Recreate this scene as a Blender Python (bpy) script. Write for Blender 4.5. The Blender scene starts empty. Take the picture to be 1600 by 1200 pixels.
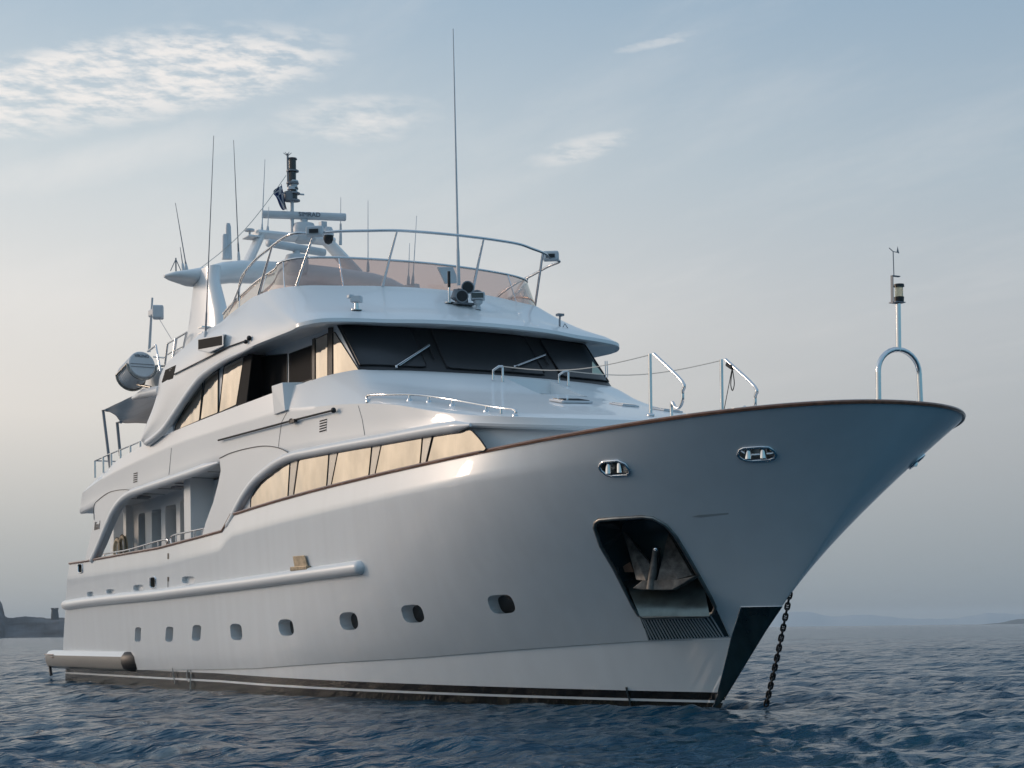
import bpy, bmesh, math, random
import numpy as np
from math import sin, cos, pi, radians, exp, sqrt
from mathutils import Vector, Matrix
from mathutils.bvhtree import BVHTree
random.seed(5); rng = np.random.default_rng(5)
SC = bpy.context.scene; COL = SC.collection
R = math.radians

# ------------------------------------------------------------ camera
CAMP = Vector((26.08, -19.15, 1.4)); AX = R(29.7); ROLL = .0125; F = 2800.0; HY = 984.1
VV = Vector((-cos(AX), sin(AX), 0)); RR = Vector((sin(AX), cos(AX), 0)); UU = Vector((0, 0, 1))
cd = bpy.data.cameras.new('camera'); cam = bpy.data.objects.new('camera', cd); COL.objects.link(cam)
cd.sensor_width = 36; cd.lens = 63; cd.shift_y = (HY - 600) / 1600; cd.clip_start = .5; cd.clip_end = 60000
_r = RR * cos(ROLL) - UU * sin(ROLL); _u = RR * sin(ROLL) + UU * cos(ROLL)
M = Matrix((_r, _u, -VV)).transposed().to_4x4(); M.translation = CAMP; cam.matrix_world = M
SC.camera = cam
SC.render.resolution_x = 1024; SC.render.resolution_y = 768
SC.view_settings.view_transform = 'Standard'; SC.view_settings.look = 'None'
SC.view_settings.exposure = .08; SC.view_settings.gamma = 1
try:
    SC.cycles.max_bounces = 8; SC.cycles.glossy_bounces = 5; SC.cycles.transparent_max_bounces = 12
except Exception: pass

# ------------------------------------------------------------ sky and sun
SUN_DIR = Vector((-.76, -.58, .28)).normalized()
sun_el = math.asin(SUN_DIR.z); sun_az = math.atan2(SUN_DIR.x, SUN_DIR.y)
W = bpy.data.worlds.new('World'); SC.world = W; W.use_nodes = True
def sky():
    nt = W.node_tree; N = nt.nodes; L = nt.links; N.clear()
    out = N.new('ShaderNodeOutputWorld'); bg = N.new('ShaderNodeBackground')
    tc = N.new('ShaderNodeTexCoord'); nrm = N.new('ShaderNodeVectorMath'); nrm.operation = 'NORMALIZE'
    L.new(tc.outputs['Generated'], nrm.inputs[0]); D = nrm.outputs[0]
    sep = N.new('ShaderNodeSeparateXYZ'); L.new(D, sep.inputs[0])
    def ramp(src, stops, interp='LINEAR'):
        r = N.new('ShaderNodeValToRGB'); r.color_ramp.interpolation = interp
        e = r.color_ramp.elements
        while len(e) < len(stops): e.new(.5)
        for k, (p, c) in enumerate(stops):
            e[k].position = p; e[k].color = (*c, 1) if len(c) == 3 else c
        L.new(src, r.inputs[0]); return r.outputs[0]
    def math_(op, a, b=None, c=None):
        m = N.new('ShaderNodeMath'); m.operation = op
        for k, v in enumerate((a, b, c)):
            if v is None: continue
            if isinstance(v, (int, float)): m.inputs[k].default_value = v
            else: L.new(v, m.inputs[k])
        return m.outputs[0]
    def mix(kind, fac, a, b):
        m = N.new('ShaderNodeMix'); m.data_type = 'RGBA'; m.blend_type = kind; m.clamp_factor = True
        if isinstance(fac, (int, float)): m.inputs[0].default_value = fac
        else: L.new(fac, m.inputs[0])
        for i, v in ((6, a), (7, b)):
            if isinstance(v, tuple): m.inputs[i].default_value = (*v, 1)
            else: L.new(v, m.inputs[i])
        return m.outputs[2]
    # elevation profile away from the sun
    base = ramp(sep.outputs['Z'], [(0, (.235, .29, .325)), (.03, (.29, .335, .365)), (.09, (.385, .41, .43)), (.16, (.455, .485, .51)),
                                   (.24, (.385, .465, .53)), (.34, (.265, .38, .50)), (.6, (.32, .45, .59)), (1, (.32, .45, .61))])
    # warm, brighter air towards the sun
    warm = ramp(sep.outputs['Z'], [(0, (.35, .37, .37)), (.05, (.47, .475, .46)), (.12, (.73, .69, .64)), (.18, (.74, .72, .69)),
                                   (.26, (.565, .625, .655)), (.35, (.34, .455, .565)), (.6, (.32, .45, .59)), (1, (.32, .45, .61))])
    dt = N.new('ShaderNodeVectorMath'); dt.operation = 'DOT_PRODUCT'; L.new(D, dt.inputs[0])
    flat = Vector((SUN_DIR.x, SUN_DIR.y, 0)).normalized(); dt.inputs[1].default_value = Vector((-.90, -.43, 0))
    near = N.new('ShaderNodeMapRange'); near.interpolation_type = 'SMOOTHSTEP'; L.new(dt.outputs['Value'], near.inputs[0])
    near.inputs[1].default_value = .22; near.inputs[2].default_value = .86
    col = mix('MIX', near.outputs[0], base, warm)
    away = N.new('ShaderNodeMapRange'); L.new(dt.outputs['Value'], away.inputs[0]); away.interpolation_type = 'SMOOTHSTEP'
    away.inputs[1].default_value = .3; away.inputs[2].default_value = -.8
    low = N.new('ShaderNodeMapRange'); L.new(sep.outputs['Z'], low.inputs[0]); low.inputs[1].default_value = .75; low.inputs[2].default_value = .1
    col = mix('MULTIPLY', math_('MULTIPLY', away.outputs[0], low.outputs[0]), col, (.36, .82, 1.06))
    # glow round the veiled sun
    ds = N.new('ShaderNodeVectorMath'); ds.operation = 'DOT_PRODUCT'; L.new(D, ds.inputs[0]); ds.inputs[1].default_value = Vector((-.90, -.40, .16)).normalized()
    g1 = math_('POWER', math_('MAXIMUM', ds.outputs['Value'], 0), 14); g2 = math_('POWER', math_('MAXIMUM', ds.outputs['Value'], 0), 220)
    col = mix('ADD', math_('MULTIPLY', g1, 1.0), col, (.06, .04, .02))
    col = mix('ADD', math_('MULTIPLY', g2, 1.0), col, (.26, .19, .12))
    dw = N.new('ShaderNodeVectorMath'); dw.operation = 'DOT_PRODUCT'; L.new(D, dw.inputs[0]); dw.inputs[1].default_value = Vector((-.55, -.82, .2)).normalized()  # separate broad warm glow, added out of view to brighten the hull side
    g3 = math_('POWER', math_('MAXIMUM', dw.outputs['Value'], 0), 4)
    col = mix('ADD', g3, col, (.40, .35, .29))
    # thin mackerel cloud on a flat layer
    zz = math_('ADD', math_('MAXIMUM', sep.outputs['Z'], .0), .06)
    px = math_('DIVIDE', sep.outputs['X'], zz); py = math_('DIVIDE', sep.outputs['Y'], zz)
    cmb = N.new('ShaderNodeCombineXYZ'); L.new(px, cmb.inputs[0]); L.new(py, cmb.inputs[1])
    def noise(scale, detail, rough, loc=(0, 0, 0), sc=(1, 1, 1), rot=0):
        mp = N.new('ShaderNodeMapping'); mp.inputs['Location'].default_value = loc; mp.inputs['Scale'].default_value = sc
        mp.inputs['Rotation'].default_value = (0, 0, rot); L.new(cmb.outputs[0], mp.inputs[0])
        n = N.new('ShaderNodeTexNoise'); n.inputs['Scale'].default_value = scale; n.inputs['Detail'].default_value = detail
        n.inputs['Roughness'].default_value = rough; L.new(mp.outputs[0], n.inputs[0]); return n.outputs[0]
    def sm(src, a, b):
        m = N.new('ShaderNodeMapRange'); m.interpolation_type = 'SMOOTHSTEP'; L.new(src, m.inputs[0])
        m.inputs[1].default_value = a; m.inputs[2].default_value = b; return m.outputs[0]
    # patches of ripple cloud: each a soft ellipse round a direction, broken by noise
    def patch(az, el, waz, wel, tilt=0):
        # az, el in degrees from the view axis; built from direction only
        a = math.atan2(VV.y, VV.x) - R(az)
        c = Vector((cos(R(el)) * cos(a), cos(R(el)) * sin(a), sin(R(el))))
        t1 = Vector((sin(a), -cos(a), 0)); t2 = c.cross(t1) * -1
        if t2.z < 0: t2 = -t2
        u1 = t1 * cos(R(tilt)) + t2 * sin(R(tilt)); u2 = -t1 * sin(R(tilt)) + t2 * cos(R(tilt))
        res = []
        for u, w in ((u1, waz), (u2, wel)):
            d = N.new('ShaderNodeVectorMath'); d.operation = 'DOT_PRODUCT'; L.new(D, d.inputs[0]); d.inputs[1].default_value = u
            k = math_('DIVIDE', math_('SUBTRACT', d.outputs['Value'], c.dot(u)), sin(R(w)))
            res.append(math_('MULTIPLY', k, k))
        return math_('SUBTRACT', 1, math_('ADD', *res))     # 1 in the middle, 0 at the rim
    rip = noise(19, 6, .60, (3.1, 1.7, 0), (1, .8, 1), R(-50)); big = noise(2.0, 5, .6, (9.3, 4.2, 0), (.8, .8, 1), R(-52))
    wisp = noise(2.6, 7, .66, (1, 8, 0), (.45, 1.3, 1), R(-48))
    m1 = math_('ADD', patch(-12.6, 16.7, 8.0, 1.35, 12), math_('MULTIPLY', math_('SUBTRACT', big, .5), 2.2))
    m1 = math_('MULTIPLY', sm(m1, -.2, 1.0), sm(rip, .36, .62))
    m1b = math_('MULTIPLY', sm(math_('ADD', patch(-8, 17.4, 3.0, .75, 5), math_('MULTIPLY', math_('SUBTRACT', big, .5), 2.2)), .2, 1), sm(rip, .45, .6))
    m2 = math_('ADD', patch(-4.7, 15.9, 2.8, .8, 2), math_('MULTIPLY', math_('SUBTRACT', big, .5), 2.5))
    m2 = math_('MULTIPLY', sm(m2, -.2, 1.2), sm(rip, .3, .7))
    m3 = math_('ADD', patch(2.5, 15.0, 1.9, .4, 12), math_('MULTIPLY', math_('SUBTRACT', wisp, .5), 3.0))
    m3 = math_('MULTIPLY', sm(m3, -.3, 1.5), sm(rip, .28, .62))
    m4 = math_('ADD', patch(4.8, 18.0, 1.7, .2, 10), math_('MULTIPLY', math_('SUBTRACT', rip, .5), 3.5))
    m4 = sm(m4, .1, 1.4)
    m5 = math_('ADD', patch(-12, 14.6, 4.5, .8, 14), math_('MULTIPLY', math_('SUBTRACT', wisp, .5), 3.0)); m5 = sm(m5, -.2, 1.5)
    veil = math_('MULTIPLY', sm(wisp, .42, .75), math_('MULTIPLY', sm(sep.outputs['Z'], .08, .2), .13))
    cl = math_('MAXIMUM', math_('MULTIPLY', m1, .9), math_('MULTIPLY', m1b, .6))
    cl = math_('MAXIMUM', cl, math_('MULTIPLY', m2, .62)); cl = math_('MAXIMUM', cl, math_('MULTIPLY', m3, .55))
    cl = math_('MAXIMUM', cl, math_('MULTIPLY', m4, .35)); cl = math_('MAXIMUM', cl, math_('MULTIPLY', m5, .42))
    cl = math_('MAXIMUM', cl, veil)
    col = mix('MIX', cl, col, (.86, .82, .785))
    st = N.new('ShaderNodeTexSky'); st.sky_type = 'NISHITA'; st.sun_disc = False; st.sun_elevation = sun_el
    st.sun_rotation = sun_az; st.dust_density = 4; st.altitude = 0
    col = mix('ADD', .005, col, st.outputs[0])
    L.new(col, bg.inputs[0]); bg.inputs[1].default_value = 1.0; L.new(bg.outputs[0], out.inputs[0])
sky()
sl = bpy.data.lights.new('sun', 'SUN'); sl.energy = 1.1; sl.angle = R(12); sl.color = (1, .77, .60)
so = bpy.data.objects.new('sun', sl); COL.objects.link(so)
so.rotation_euler = (-SUN_DIR).to_track_quat('-Z', 'Y').to_euler()

# ------------------------------------------------------------ sight lines of the survey (pixel of the 1600x1200 photo -> point on a plane)
def ray(px, py):
    dx = px - 800; dy = -(py - HY); c, n = cos(ROLL), sin(ROLL)
    x = dx * c + dy * n; y = -dx * n + dy * c
    return VV + RR * (x / F) + UU * (y / F)
def S(px, py, X=None, Y=None, Z=None):
    d = ray(px, py)
    t = (X - CAMP.x) / d.x if X is not None else (Y - CAMP.y) / d.y if Y is not None else (Z - CAMP.z) / d.z
    return CAMP + d * t

# ------------------------------------------------------------ materials
def mat(name, col, rough=.5, metal=0., coat=0., bump=None, var=None, alpha=None, trans=0., ior=1.45, spec=None, dirt=None):
    m = bpy.data.materials.new(name); m.use_nodes = True; nt = m.node_tree; b = nt.nodes['Principled BSDF']
    b.inputs['Base Color'].default_value = (*col, 1); b.inputs['Roughness'].default_value = rough
    b.inputs['Metallic'].default_value = metal; b.inputs['IOR'].default_value = ior
    b.inputs['Coat Weight'].default_value = coat; b.inputs['Coat Roughness'].default_value = .04
    b.inputs['Transmission Weight'].default_value = trans
    if spec is not None: b.inputs['Specular IOR Level'].default_value = spec
    if alpha is not None: b.inputs['Alpha'].default_value = alpha
    tc = nt.nodes.new('ShaderNodeTexCoord')
    if var:   # (scale, amount, (stretch))
        n = nt.nodes.new('ShaderNodeTexNoise'); n.inputs['Scale'].default_value = var[0]; n.inputs['Detail'].default_value = 6
        mp = nt.nodes.new('ShaderNodeMapping'); mp.inputs['Scale'].default_value = var[2] if len(var) > 2 else (1, 1, 1)
        nt.links.new(tc.outputs['Object'], mp.inputs[0]); nt.links.new(mp.outputs[0], n.inputs[0])
        r = nt.nodes.new('ShaderNodeValToRGB'); a = var[1]
        r.color_ramp.elements[0].position = .3; r.color_ramp.elements[1].position = .7
        r.color_ramp.elements[0].color = (*[c * (1 - a) for c in col], 1); r.color_ramp.elements[1].color = (*[min(1, c * (1 + a)) for c in col], 1)
        nt.links.new(n.outputs[0], r.inputs[0]); nt.links.new(r.outputs[0], b.inputs['Base Color'])
    if bump:  # (scale, strength, distance, stretch)
        n = nt.nodes.new('ShaderNodeTexNoise'); n.inputs['Scale'].default_value = bump[0]; n.inputs['Detail'].default_value = 3
        mp = nt.nodes.new('ShaderNodeMapping'); mp.inputs['Scale'].default_value = bump[3] if len(bump) > 3 else (1, 1, 1)
        nt.links.new(tc.outputs['Object'], mp.inputs[0]); nt.links.new(mp.outputs[0], n.inputs[0])
        bp = nt.nodes.new('ShaderNodeBump'); bp.inputs['Strength'].default_value = bump[1]; bp.inputs['Distance'].default_value = bump[2]
        nt.links.new(n.outputs[0], bp.inputs['Height']); nt.links.new(bp.outputs[0], b.inputs['Normal'])
    return m
GEL = mat('white_gelcoat', (.77, .78, .785), .35, coat=.3, var=(.5, .025, (1, 1, .25)), bump=(.8, .06, .02))
GEL2 = mat('white_deck_paint', (.74, .74, .73), .42, var=(3, .03))
SOFF = mat('soffit_panel', (.62, .62, .60), .35, var=(1.2, .06))
TEAK = mat('varnished_teak', (.20, .085, .045), .32, coat=.5, var=(14, .3, (.08, 1, 1)))
STEEL = mat('polished_steel', (.66, .66, .67), .12, 1.0)
CHROME = mat('mirror_chrome', (.75, .76, .78), .05, 1.0)
DULL = mat('dull_steel', (.30, .29, .27), .38, 1.0, bump=(14, .5, .01), var=(6, .3))
RUST = mat('weathered_anchor_iron', (.115, .108, .10), .55, .35, bump=(22, .6, .012), var=(7, .55))
BLACK = mat('black_rubber', (.012, .012, .014), .5)
DARKP = mat('dark_polished_plate', (.018, .048, .058), .2, .3, coat=.4, bump=(1.5, .2, .02))
GASK = mat('black_gasket', (.015, .013, .012), .4)
MESH = mat('black_windscreen_cover', (.010, .011, .013), .38, bump=(3, .3, .02), var=(1.5, .35))
SHG = mat('shaded_glass', (.018, .016, .015), .25, spec=.3)
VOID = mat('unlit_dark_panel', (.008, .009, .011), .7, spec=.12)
DGLASS = mat('dark_glass', (.012, .014, .016), .04, coat=1.0)
MIRG = mat('bronze_mirror_glass', (.56, .50, .435), .05, 1.0, var=(1.2, .16, (1.2, 1.2, .8)), bump=(.45, .7, .10, (1, 1, .5)))
PORTG = mat('porthole_glass', (.02, .016, .014), .08, coat=.6)
CANV = mat('grey_canvas', (.15, .14, .135), .9, bump=(30, .2, .01), var=(2, .1))
ROPE = mat('dark_rope', (.05, .045, .04), .9)
WROPE = mat('pale_rope', (.5, .48, .44), .9)
PLAS = mat('white_plastic', (.58, .60, .62), .4, var=(3, .06))
GREYP = mat('grey_plastic', (.22, .23, .25), .5)
BLACKP = mat('black_plastic', (.015, .015, .017), .4)
LENS = mat('smoked_lens', (.03, .02, .02), .15, coat=.5)
CLENS = mat('clear_lens', (.75, .68, .5), .1, trans=.6)
INK = mat('dark_lettering', (.02, .03, .05), .6)
SCUFF = mat('scuff_grey', (.42, .43, .43), .5)

# ------------------------------------------------------------ mesh builder
class MB:
    def __init__(s): s.v = []; s.f = []; s.mi = []; s.cur = 0
    def add(s, vs, fs):
        o = len(s.v); s.v += [tuple(v) for v in vs]; s.f += [tuple(o + i for i in f) for f in fs]; s.mi += [s.cur] * len(fs); return s
    def box(s, c, d, rot=None):
        c = Vector(c); h = Vector(d) / 2; vs = []
        for x in (-1, 1):
            for y in (-1, 1):
                for z in (-1, 1):
                    p = Vector((x * h.x, y * h.y, z * h.z))
                    if rot: p = rot @ p
                    vs.append(c + p)
        return s.add(vs, [(0, 1, 3, 2), (4, 6, 7, 5), (0, 4, 5, 1), (2, 3, 7, 6), (0, 2, 6, 4), (1, 5, 7, 3)])
    def tube(s, pts, r, seg=8, caps=True, flat=None):
        pts = [Vector(p) for p in pts]; n = len(pts); rs = r if isinstance(r, (list, tuple)) else [r] * n
        ring = []; prev = None
        for i, p in enumerate(pts):
            t = (pts[min(i + 1, n - 1)] - pts[max(i - 1, 0)])
            t = t.normalized() if t.length > 1e-9 else Vector((0, 0, 1))
            if prev is None:
                a = Vector((0, 0, 1)) if abs(t.z) < .9 else Vector((1, 0, 0))
                u = t.cross(a).normalized()
            else:
                u = (prev - t * prev.dot(t)); u = u.normalized() if u.length > 1e-6 else t.orthogonal().normalized()
            w = t.cross(u).normalized(); prev = u
            ring.append([p + (u * cos(2 * pi * k / seg) + w * sin(2 * pi * k / seg)) * rs[i] for k in range(seg)])
        vs = [q for rg in ring for q in rg]; fs = []
        for i in range(n - 1):
            for k in range(seg):
                a = i * seg + k; b = i * seg + (k + 1) % seg
                fs.append((a, b, b + seg, a + seg))
        if caps: fs.append(tuple(range(seg))[::-1]); fs.append(tuple((n - 1) * seg + k for k in range(seg)))
        return s.add(vs, fs)
    def lathe(s, c, axis, prof, seg=16):     # prof: (distance along axis, radius)
        c = Vector(c); ax = Vector(axis).normalized()
        return s.tube([c + ax * a for a, _ in prof], [max(b, 1e-4) for _, b in prof], seg) if True else s
    def ball(s, c, r, seg=12):
        k = [(-cos(pi * i / 8), sin(pi * i / 8)) for i in range(9)]
        return s.lathe(c, (0, 0, 1), [(a * r, max(b * r, .001)) for a, b in k], seg)
    def grid(s, rows):                       # rows of equal length
        n = len(rows[0]); vs = [p for r in rows for p in r]
        fs = [(i * n + j, i * n + j + 1, (i + 1) * n + j + 1, (i + 1) * n + j) for i in range(len(rows) - 1) for j in range(n - 1)]
        return s.add(vs, fs)
    def prism(s, poly, vec):                 # poly of 3-D points pushed along vec
        n = len(poly); vec = Vector(vec)
        vs = [Vector(p) for p in poly] + [Vector(p) + vec for p in poly]
        return s.add(vs, [tuple(range(n)), tuple(range(2 * n - 1, n - 1, -1))] + [(i, i + n, (i + 1) % n + n, (i + 1) % n) for i in range(n)])
ORG = {}
SPLIT = {'gate_hinge', 'roller', 'edge_moulding', 'side_wing', 'rub_rail', 'platform_sponson', 'sponson_nose', 'groove_line', 'deckhead_lamp', 'deckhead_seam', 'aft_pillar', 'rail_foot', 'boom_fitting', 'track_end', 'platform_slat', 'wiper_arm', 'arch_leg', 'mast_leg', 'glass_post', 'canvas_strap', 'radial'}
def pieces(mb):
    par = list(range(len(mb.v)))
    def find(a):
        while par[a] != a: par[a] = par[par[a]]; a = par[a]
        return a
    key = {}
    for i, v in enumerate(mb.v):
        k = (round(v[0], 4), round(v[1], 4), round(v[2], 4))
        if k in key: par[find(i)] = find(key[k])
        else: key[k] = i
    for f in mb.f:
        for a in f[1:]: par[find(a)] = find(f[0])
    g = {}
    for fi, f in enumerate(mb.f): g.setdefault(find(f[0]), []).append(fi)
    out = []
    for fl in g.values():
        idx = {}; b = MB()
        for fi in fl:
            for a in mb.f[fi]:
                if a not in idx: idx[a] = len(b.v); b.v.append(mb.v[a])
            b.f.append(tuple(idx[a] for a in mb.f[fi])); b.mi.append(mb.mi[fi])
        out.append(b)
    return out
def build(name, mb, m, parent=None, smooth=None, bevel=0, **tags):
    if name in SPLIT:
        r = [build1(name, b, m, parent, smooth, bevel, **tags) for b in pieces(mb)]; return r[0]
    return build1(name, mb, m, parent, smooth, bevel, **tags)
def build1(name, mb, m, parent=None, smooth=None, bevel=0, **tags):
    me = bpy.data.meshes.new(name)
    org = ORG.get(parent.name, Vector()) if parent else None
    vs = mb.v
    if parent is None:
        a = np.array(vs); c = Vector(((a[:, 0].min() + a[:, 0].max()) / 2, (a[:, 1].min() + a[:, 1].max()) / 2, a[:, 2].min()))
        org = c
    me.from_pydata([tuple(Vector(v) - org) for v in vs], [], mb.f)
    for x in (m if isinstance(m, (list, tuple)) else [m]): me.materials.append(x)
    if max(mb.mi, default=0) > 0: me.polygons.foreach_set('material_index', mb.mi)
    bm = bmesh.new(); bm.from_mesh(me); bmesh.ops.remove_doubles(bm, verts=bm.verts, dist=1e-4)
    bmesh.ops.recalc_face_normals(bm, faces=bm.faces)
    if bevel:
        es = [e for e in bm.edges if len(e.link_faces) == 2 and e.calc_face_angle(0) > R(30)]
        bmesh.ops.bevel(bm, geom=es, offset=bevel, segments=2, affect='EDGES', profile=.5, clamp_overlap=True)
    bm.to_mesh(me); bm.free()
    if smooth is not None:
        me.polygons.foreach_set('use_smooth', [True] * len(me.polygons)); me.set_sharp_from_angle(angle=R(smooth))
    o = bpy.data.objects.new(name, me); COL.objects.link(o)
    if parent: o.parent = parent; ORG[o.name] = org
    else: o.location = org; ORG[o.name] = org
    for k, v in tags.items(): o[{'cat': 'category'}.get(k, k)] = v
    return o
def thing(name, loc, label, cat, group=None):
    o = bpy.data.objects.new(name, None); COL.objects.link(o); o.location = loc; ORG[o.name] = Vector(loc)
    o.empty_display_size = .2; o['label'] = label; o['category'] = cat
    if group: o['group'] = group
    return o
def my(p): return Vector((p[0], -p[1], p[2]))
def mir(pts): return [my(p) for p in pts]
def T(pts, r, seg=8, both=False):
    m = MB(); m.tube(pts, r, seg)
    if both: m.tube(mir(pts), r, seg)
    return m
def interp(x, xs, ys): return float(np.interp(x, xs, ys))
def spline(pts, n=8):                       # Catmull-Rom through pts
    pts = [Vector(p) for p in pts]; P = [pts[0] * 2 - pts[1]] + pts + [pts[-1] * 2 - pts[-2]]; out = []
    for i in range(1, len(P) - 2):
        for k in range(n):
            t = k / n; a, b, c, d = P[i - 1], P[i], P[i + 1], P[i + 2]
            out.append(.5 * ((2 * b) + (c - a) * t + (2 * a - 5 * b + 4 * c - d) * t * t + (3 * b - 3 * c + d - a) * t ** 3))
    out.append(pts[-1]); return out
def rounded(poly, r, n=4):                  # round the corners of a closed polygon of 3-D points
    out = []; m = len(poly)
    for i in range(m):
        p = Vector(poly[i]); a = Vector(poly[i - 1]) - p; b = Vector(poly[(i + 1) % m]) - p
        q = min(r, a.length * .45, b.length * .45); A = p + a.normalized() * q; B = p + b.normalized() * q
        for k in range(n + 1):
            t = k / n; out.append(A * (1 - t) ** 2 + p * 2 * t * (1 - t) + B * t * t)
    return out
def boolean(o, cutter_mb, mats, slf=False):
    me = bpy.data.meshes.new('cut'); off = ORG.get(o.name, Vector())
    me.from_pydata([tuple(Vector(v) - off) for v in cutter_mb.v], [], cutter_mb.f)
    for x in mats: me.materials.append(x)
    me.polygons.foreach_set('material_index', cutter_mb.mi)
    bm = bmesh.new(); bm.from_mesh(me); bmesh.ops.remove_doubles(bm, verts=bm.verts, dist=1e-5); bmesh.ops.recalc_face_normals(bm, faces=bm.faces); bm.to_mesh(me); bm.free()
    c = bpy.data.objects.new('cut', me); COL.objects.link(c); c.matrix_world = o.matrix_world
    md = o.modifiers.new('b', 'BOOLEAN'); md.operation = 'DIFFERENCE'; md.object = c; md.solver = 'EXACT'; md.material_mode = 'TRANSFER'
    md.use_self = slf
    bpy.context.view_layer.update()
    ev = o.evaluated_get(bpy.context.evaluated_depsgraph_get()); nm = bpy.data.meshes.new_from_object(ev)
    o.modifiers.clear(); o.data = nm; bpy.data.objects.remove(c)
    return o
_bvh = {}
def bvh(o):
    if o.name not in _bvh:
        off = ORG[o.name]; _bvh[o.name] = BVHTree.FromPolygons([v.co + off for v in o.data.vertices], [tuple(p.vertices) for p in o.data.polygons])
    return _bvh[o.name]
def hit(o, px, py):
    d = ray(px, py).normalized(); h = bvh(o).ray_cast(CAMP, d)
    if h[0] is None: return None, None
    n = h[1]
    if n.dot(d) > 0: n = -n
    return h[0], n
def drop(o, x, y, z0=30):
    h = bvh(o).ray_cast(Vector((x, y, z0)), Vector((0, 0, -1))); return h[0]

# ------------------------------------------------------------ sea
def sea():
    va = math.atan2(VV.y, VV.x)
    a = np.concatenate([np.linspace(-24, 24, 1000), np.linspace(24, 336, 330)[1:]]); ang = va + np.radians(a)
    r = [.05]; x = 5.0
    while x < 13000: r.append(x); x *= 1.0058 if x < 110 else 1.01 if x < 260 else (1.02 if x < 2000 else 1.15)
    r = np.array(r); A, Rd = np.meshgrid(ang, r)
    X = CAMP.x + Rd * np.cos(A); Y = CAMP.y + Rd * np.sin(A); Zz = np.zeros_like(X); DX = np.zeros_like(X); DY = np.zeros_like(X)
    dr = np.gradient(r)[:, None]; dA = np.concatenate([np.full(1000, R(48 / 1000)), np.full(329, R(312 / 330))])[None, :]
    sp = np.maximum(dr * .8, Rd * dA)
    wind = math.atan2(VV.y, VV.x) + R(155)
    patchy = .75 + .35 * np.sin(X * .11 + 1.3 * np.sin(Y * .07)) * np.sin(Y * .09 + 1.1 * np.sin(X * .05 + 2))
    for i in range(110):
        lam = .3 * (13 ** (rng.random() ** 1.4)); th = wind + rng.normal() * (.75 if lam < 2.2 else .45); k = 2 * pi / lam
        amp = .0064 * lam ** .8 * (1 if lam < 3.2 else (3.2 / lam) ** 1.1) * rng.uniform(.5, 1.3)
        ph = rng.uniform(0, 2 * pi); kx, ky = k * cos(th), k * sin(th)
        att = np.clip((lam / sp - 1.5) / 1.6, 0, 1) * (patchy if lam < 2 else 1)
        P = kx * X + ky * Y + ph + .8 * np.sin(.37 * (X * sin(th) - Y * cos(th)) + ph)
        Zz += amp * np.cos(P) * att; DX -= .9 * amp * cos(th) * np.sin(P) * att; DY -= .9 * amp * sin(th) * np.sin(P) * att
    Zz -= Zz[5:200].mean()
    n, m = X.shape; V = np.stack([X + DX, Y + DY, Zz], -1).reshape(-1, 3)
    V -= np.array([CAMP.x, CAMP.y, 0])
    I, J = np.meshgrid(np.arange(n - 1), np.arange(m), indexing='ij'); J2 = (J + 1) % m
    Fq = np.stack([I * m + J, I * m + J2, (I + 1) * m + J2, (I + 1) * m + J], -1).reshape(-1, 4)
    me = bpy.data.meshes.new('sea'); me.vertices.add(len(V)); me.vertices.foreach_set('co', V.ravel())
    me.loops.add(Fq.size); me.loops.foreach_set('vertex_index', Fq.ravel()); me.polygons.add(len(Fq))
    me.polygons.foreach_set('loop_start', np.arange(0, Fq.size, 4)); me.polygons.foreach_set('use_smooth', np.ones(len(Fq), bool))
    me.update(calc_edges=True); me.validate()
    mt = bpy.data.materials.new('sea_water'); mt.use_nodes = True; nt = mt.node_tree; b = nt.nodes['Principled BSDF']
    b.inputs['Base Color'].default_value = (.003, .046, .084, 1); b.inputs['Roughness'].default_value = .13; b.inputs['IOR'].default_value = 1.333; b.inputs['Specular Tint'].default_value = (.70, .82, 1, 1)
    tc = nt.nodes.new('ShaderNodeTexCoord'); h = None
    for sc, st, dist in ((5.5, .7, .075), (17, .6, .018), (1.3, .75, .42), (.45, .75, 1.15)):
        mp = nt.nodes.new('ShaderNodeMapping'); mp.inputs['Rotation'].default_value = (0, 0, -wind); mp.inputs['Scale'].default_value = (1.5, .7, 1)
        nt.links.new(tc.outputs['Object'], mp.inputs[0])
        no = nt.nodes.new('ShaderNodeTexNoise'); no.inputs['Scale'].default_value = sc; no.inputs['Detail'].default_value = 5; no.inputs['Distortion'].default_value = .6
        nt.links.new(mp.outputs[0], no.inputs[0]); bp = nt.nodes.new('ShaderNodeBump'); bp.inputs['Strength'].default_value = st; bp.inputs['Distance'].default_value = dist
        nt.links.new(no.outputs[0], bp.inputs['Height'])
        if h: nt.links.new(h, bp.inputs['Normal'])
        h = bp.outputs[0]
    nt.links.new(h, b.inputs['Normal'])
    me.materials.append(mt); o = bpy.data.objects.new('sea', me); COL.objects.link(o); o.location = (CAMP.x, CAMP.y, -.07); o['kind'] = 'structure'
sea()

# ------------------------------------------------------------ the yacht
YT = thing('motor_yacht', (0, 0, 0), 'large white three-deck motor yacht at anchor, bow towards the right', 'yacht')

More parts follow.
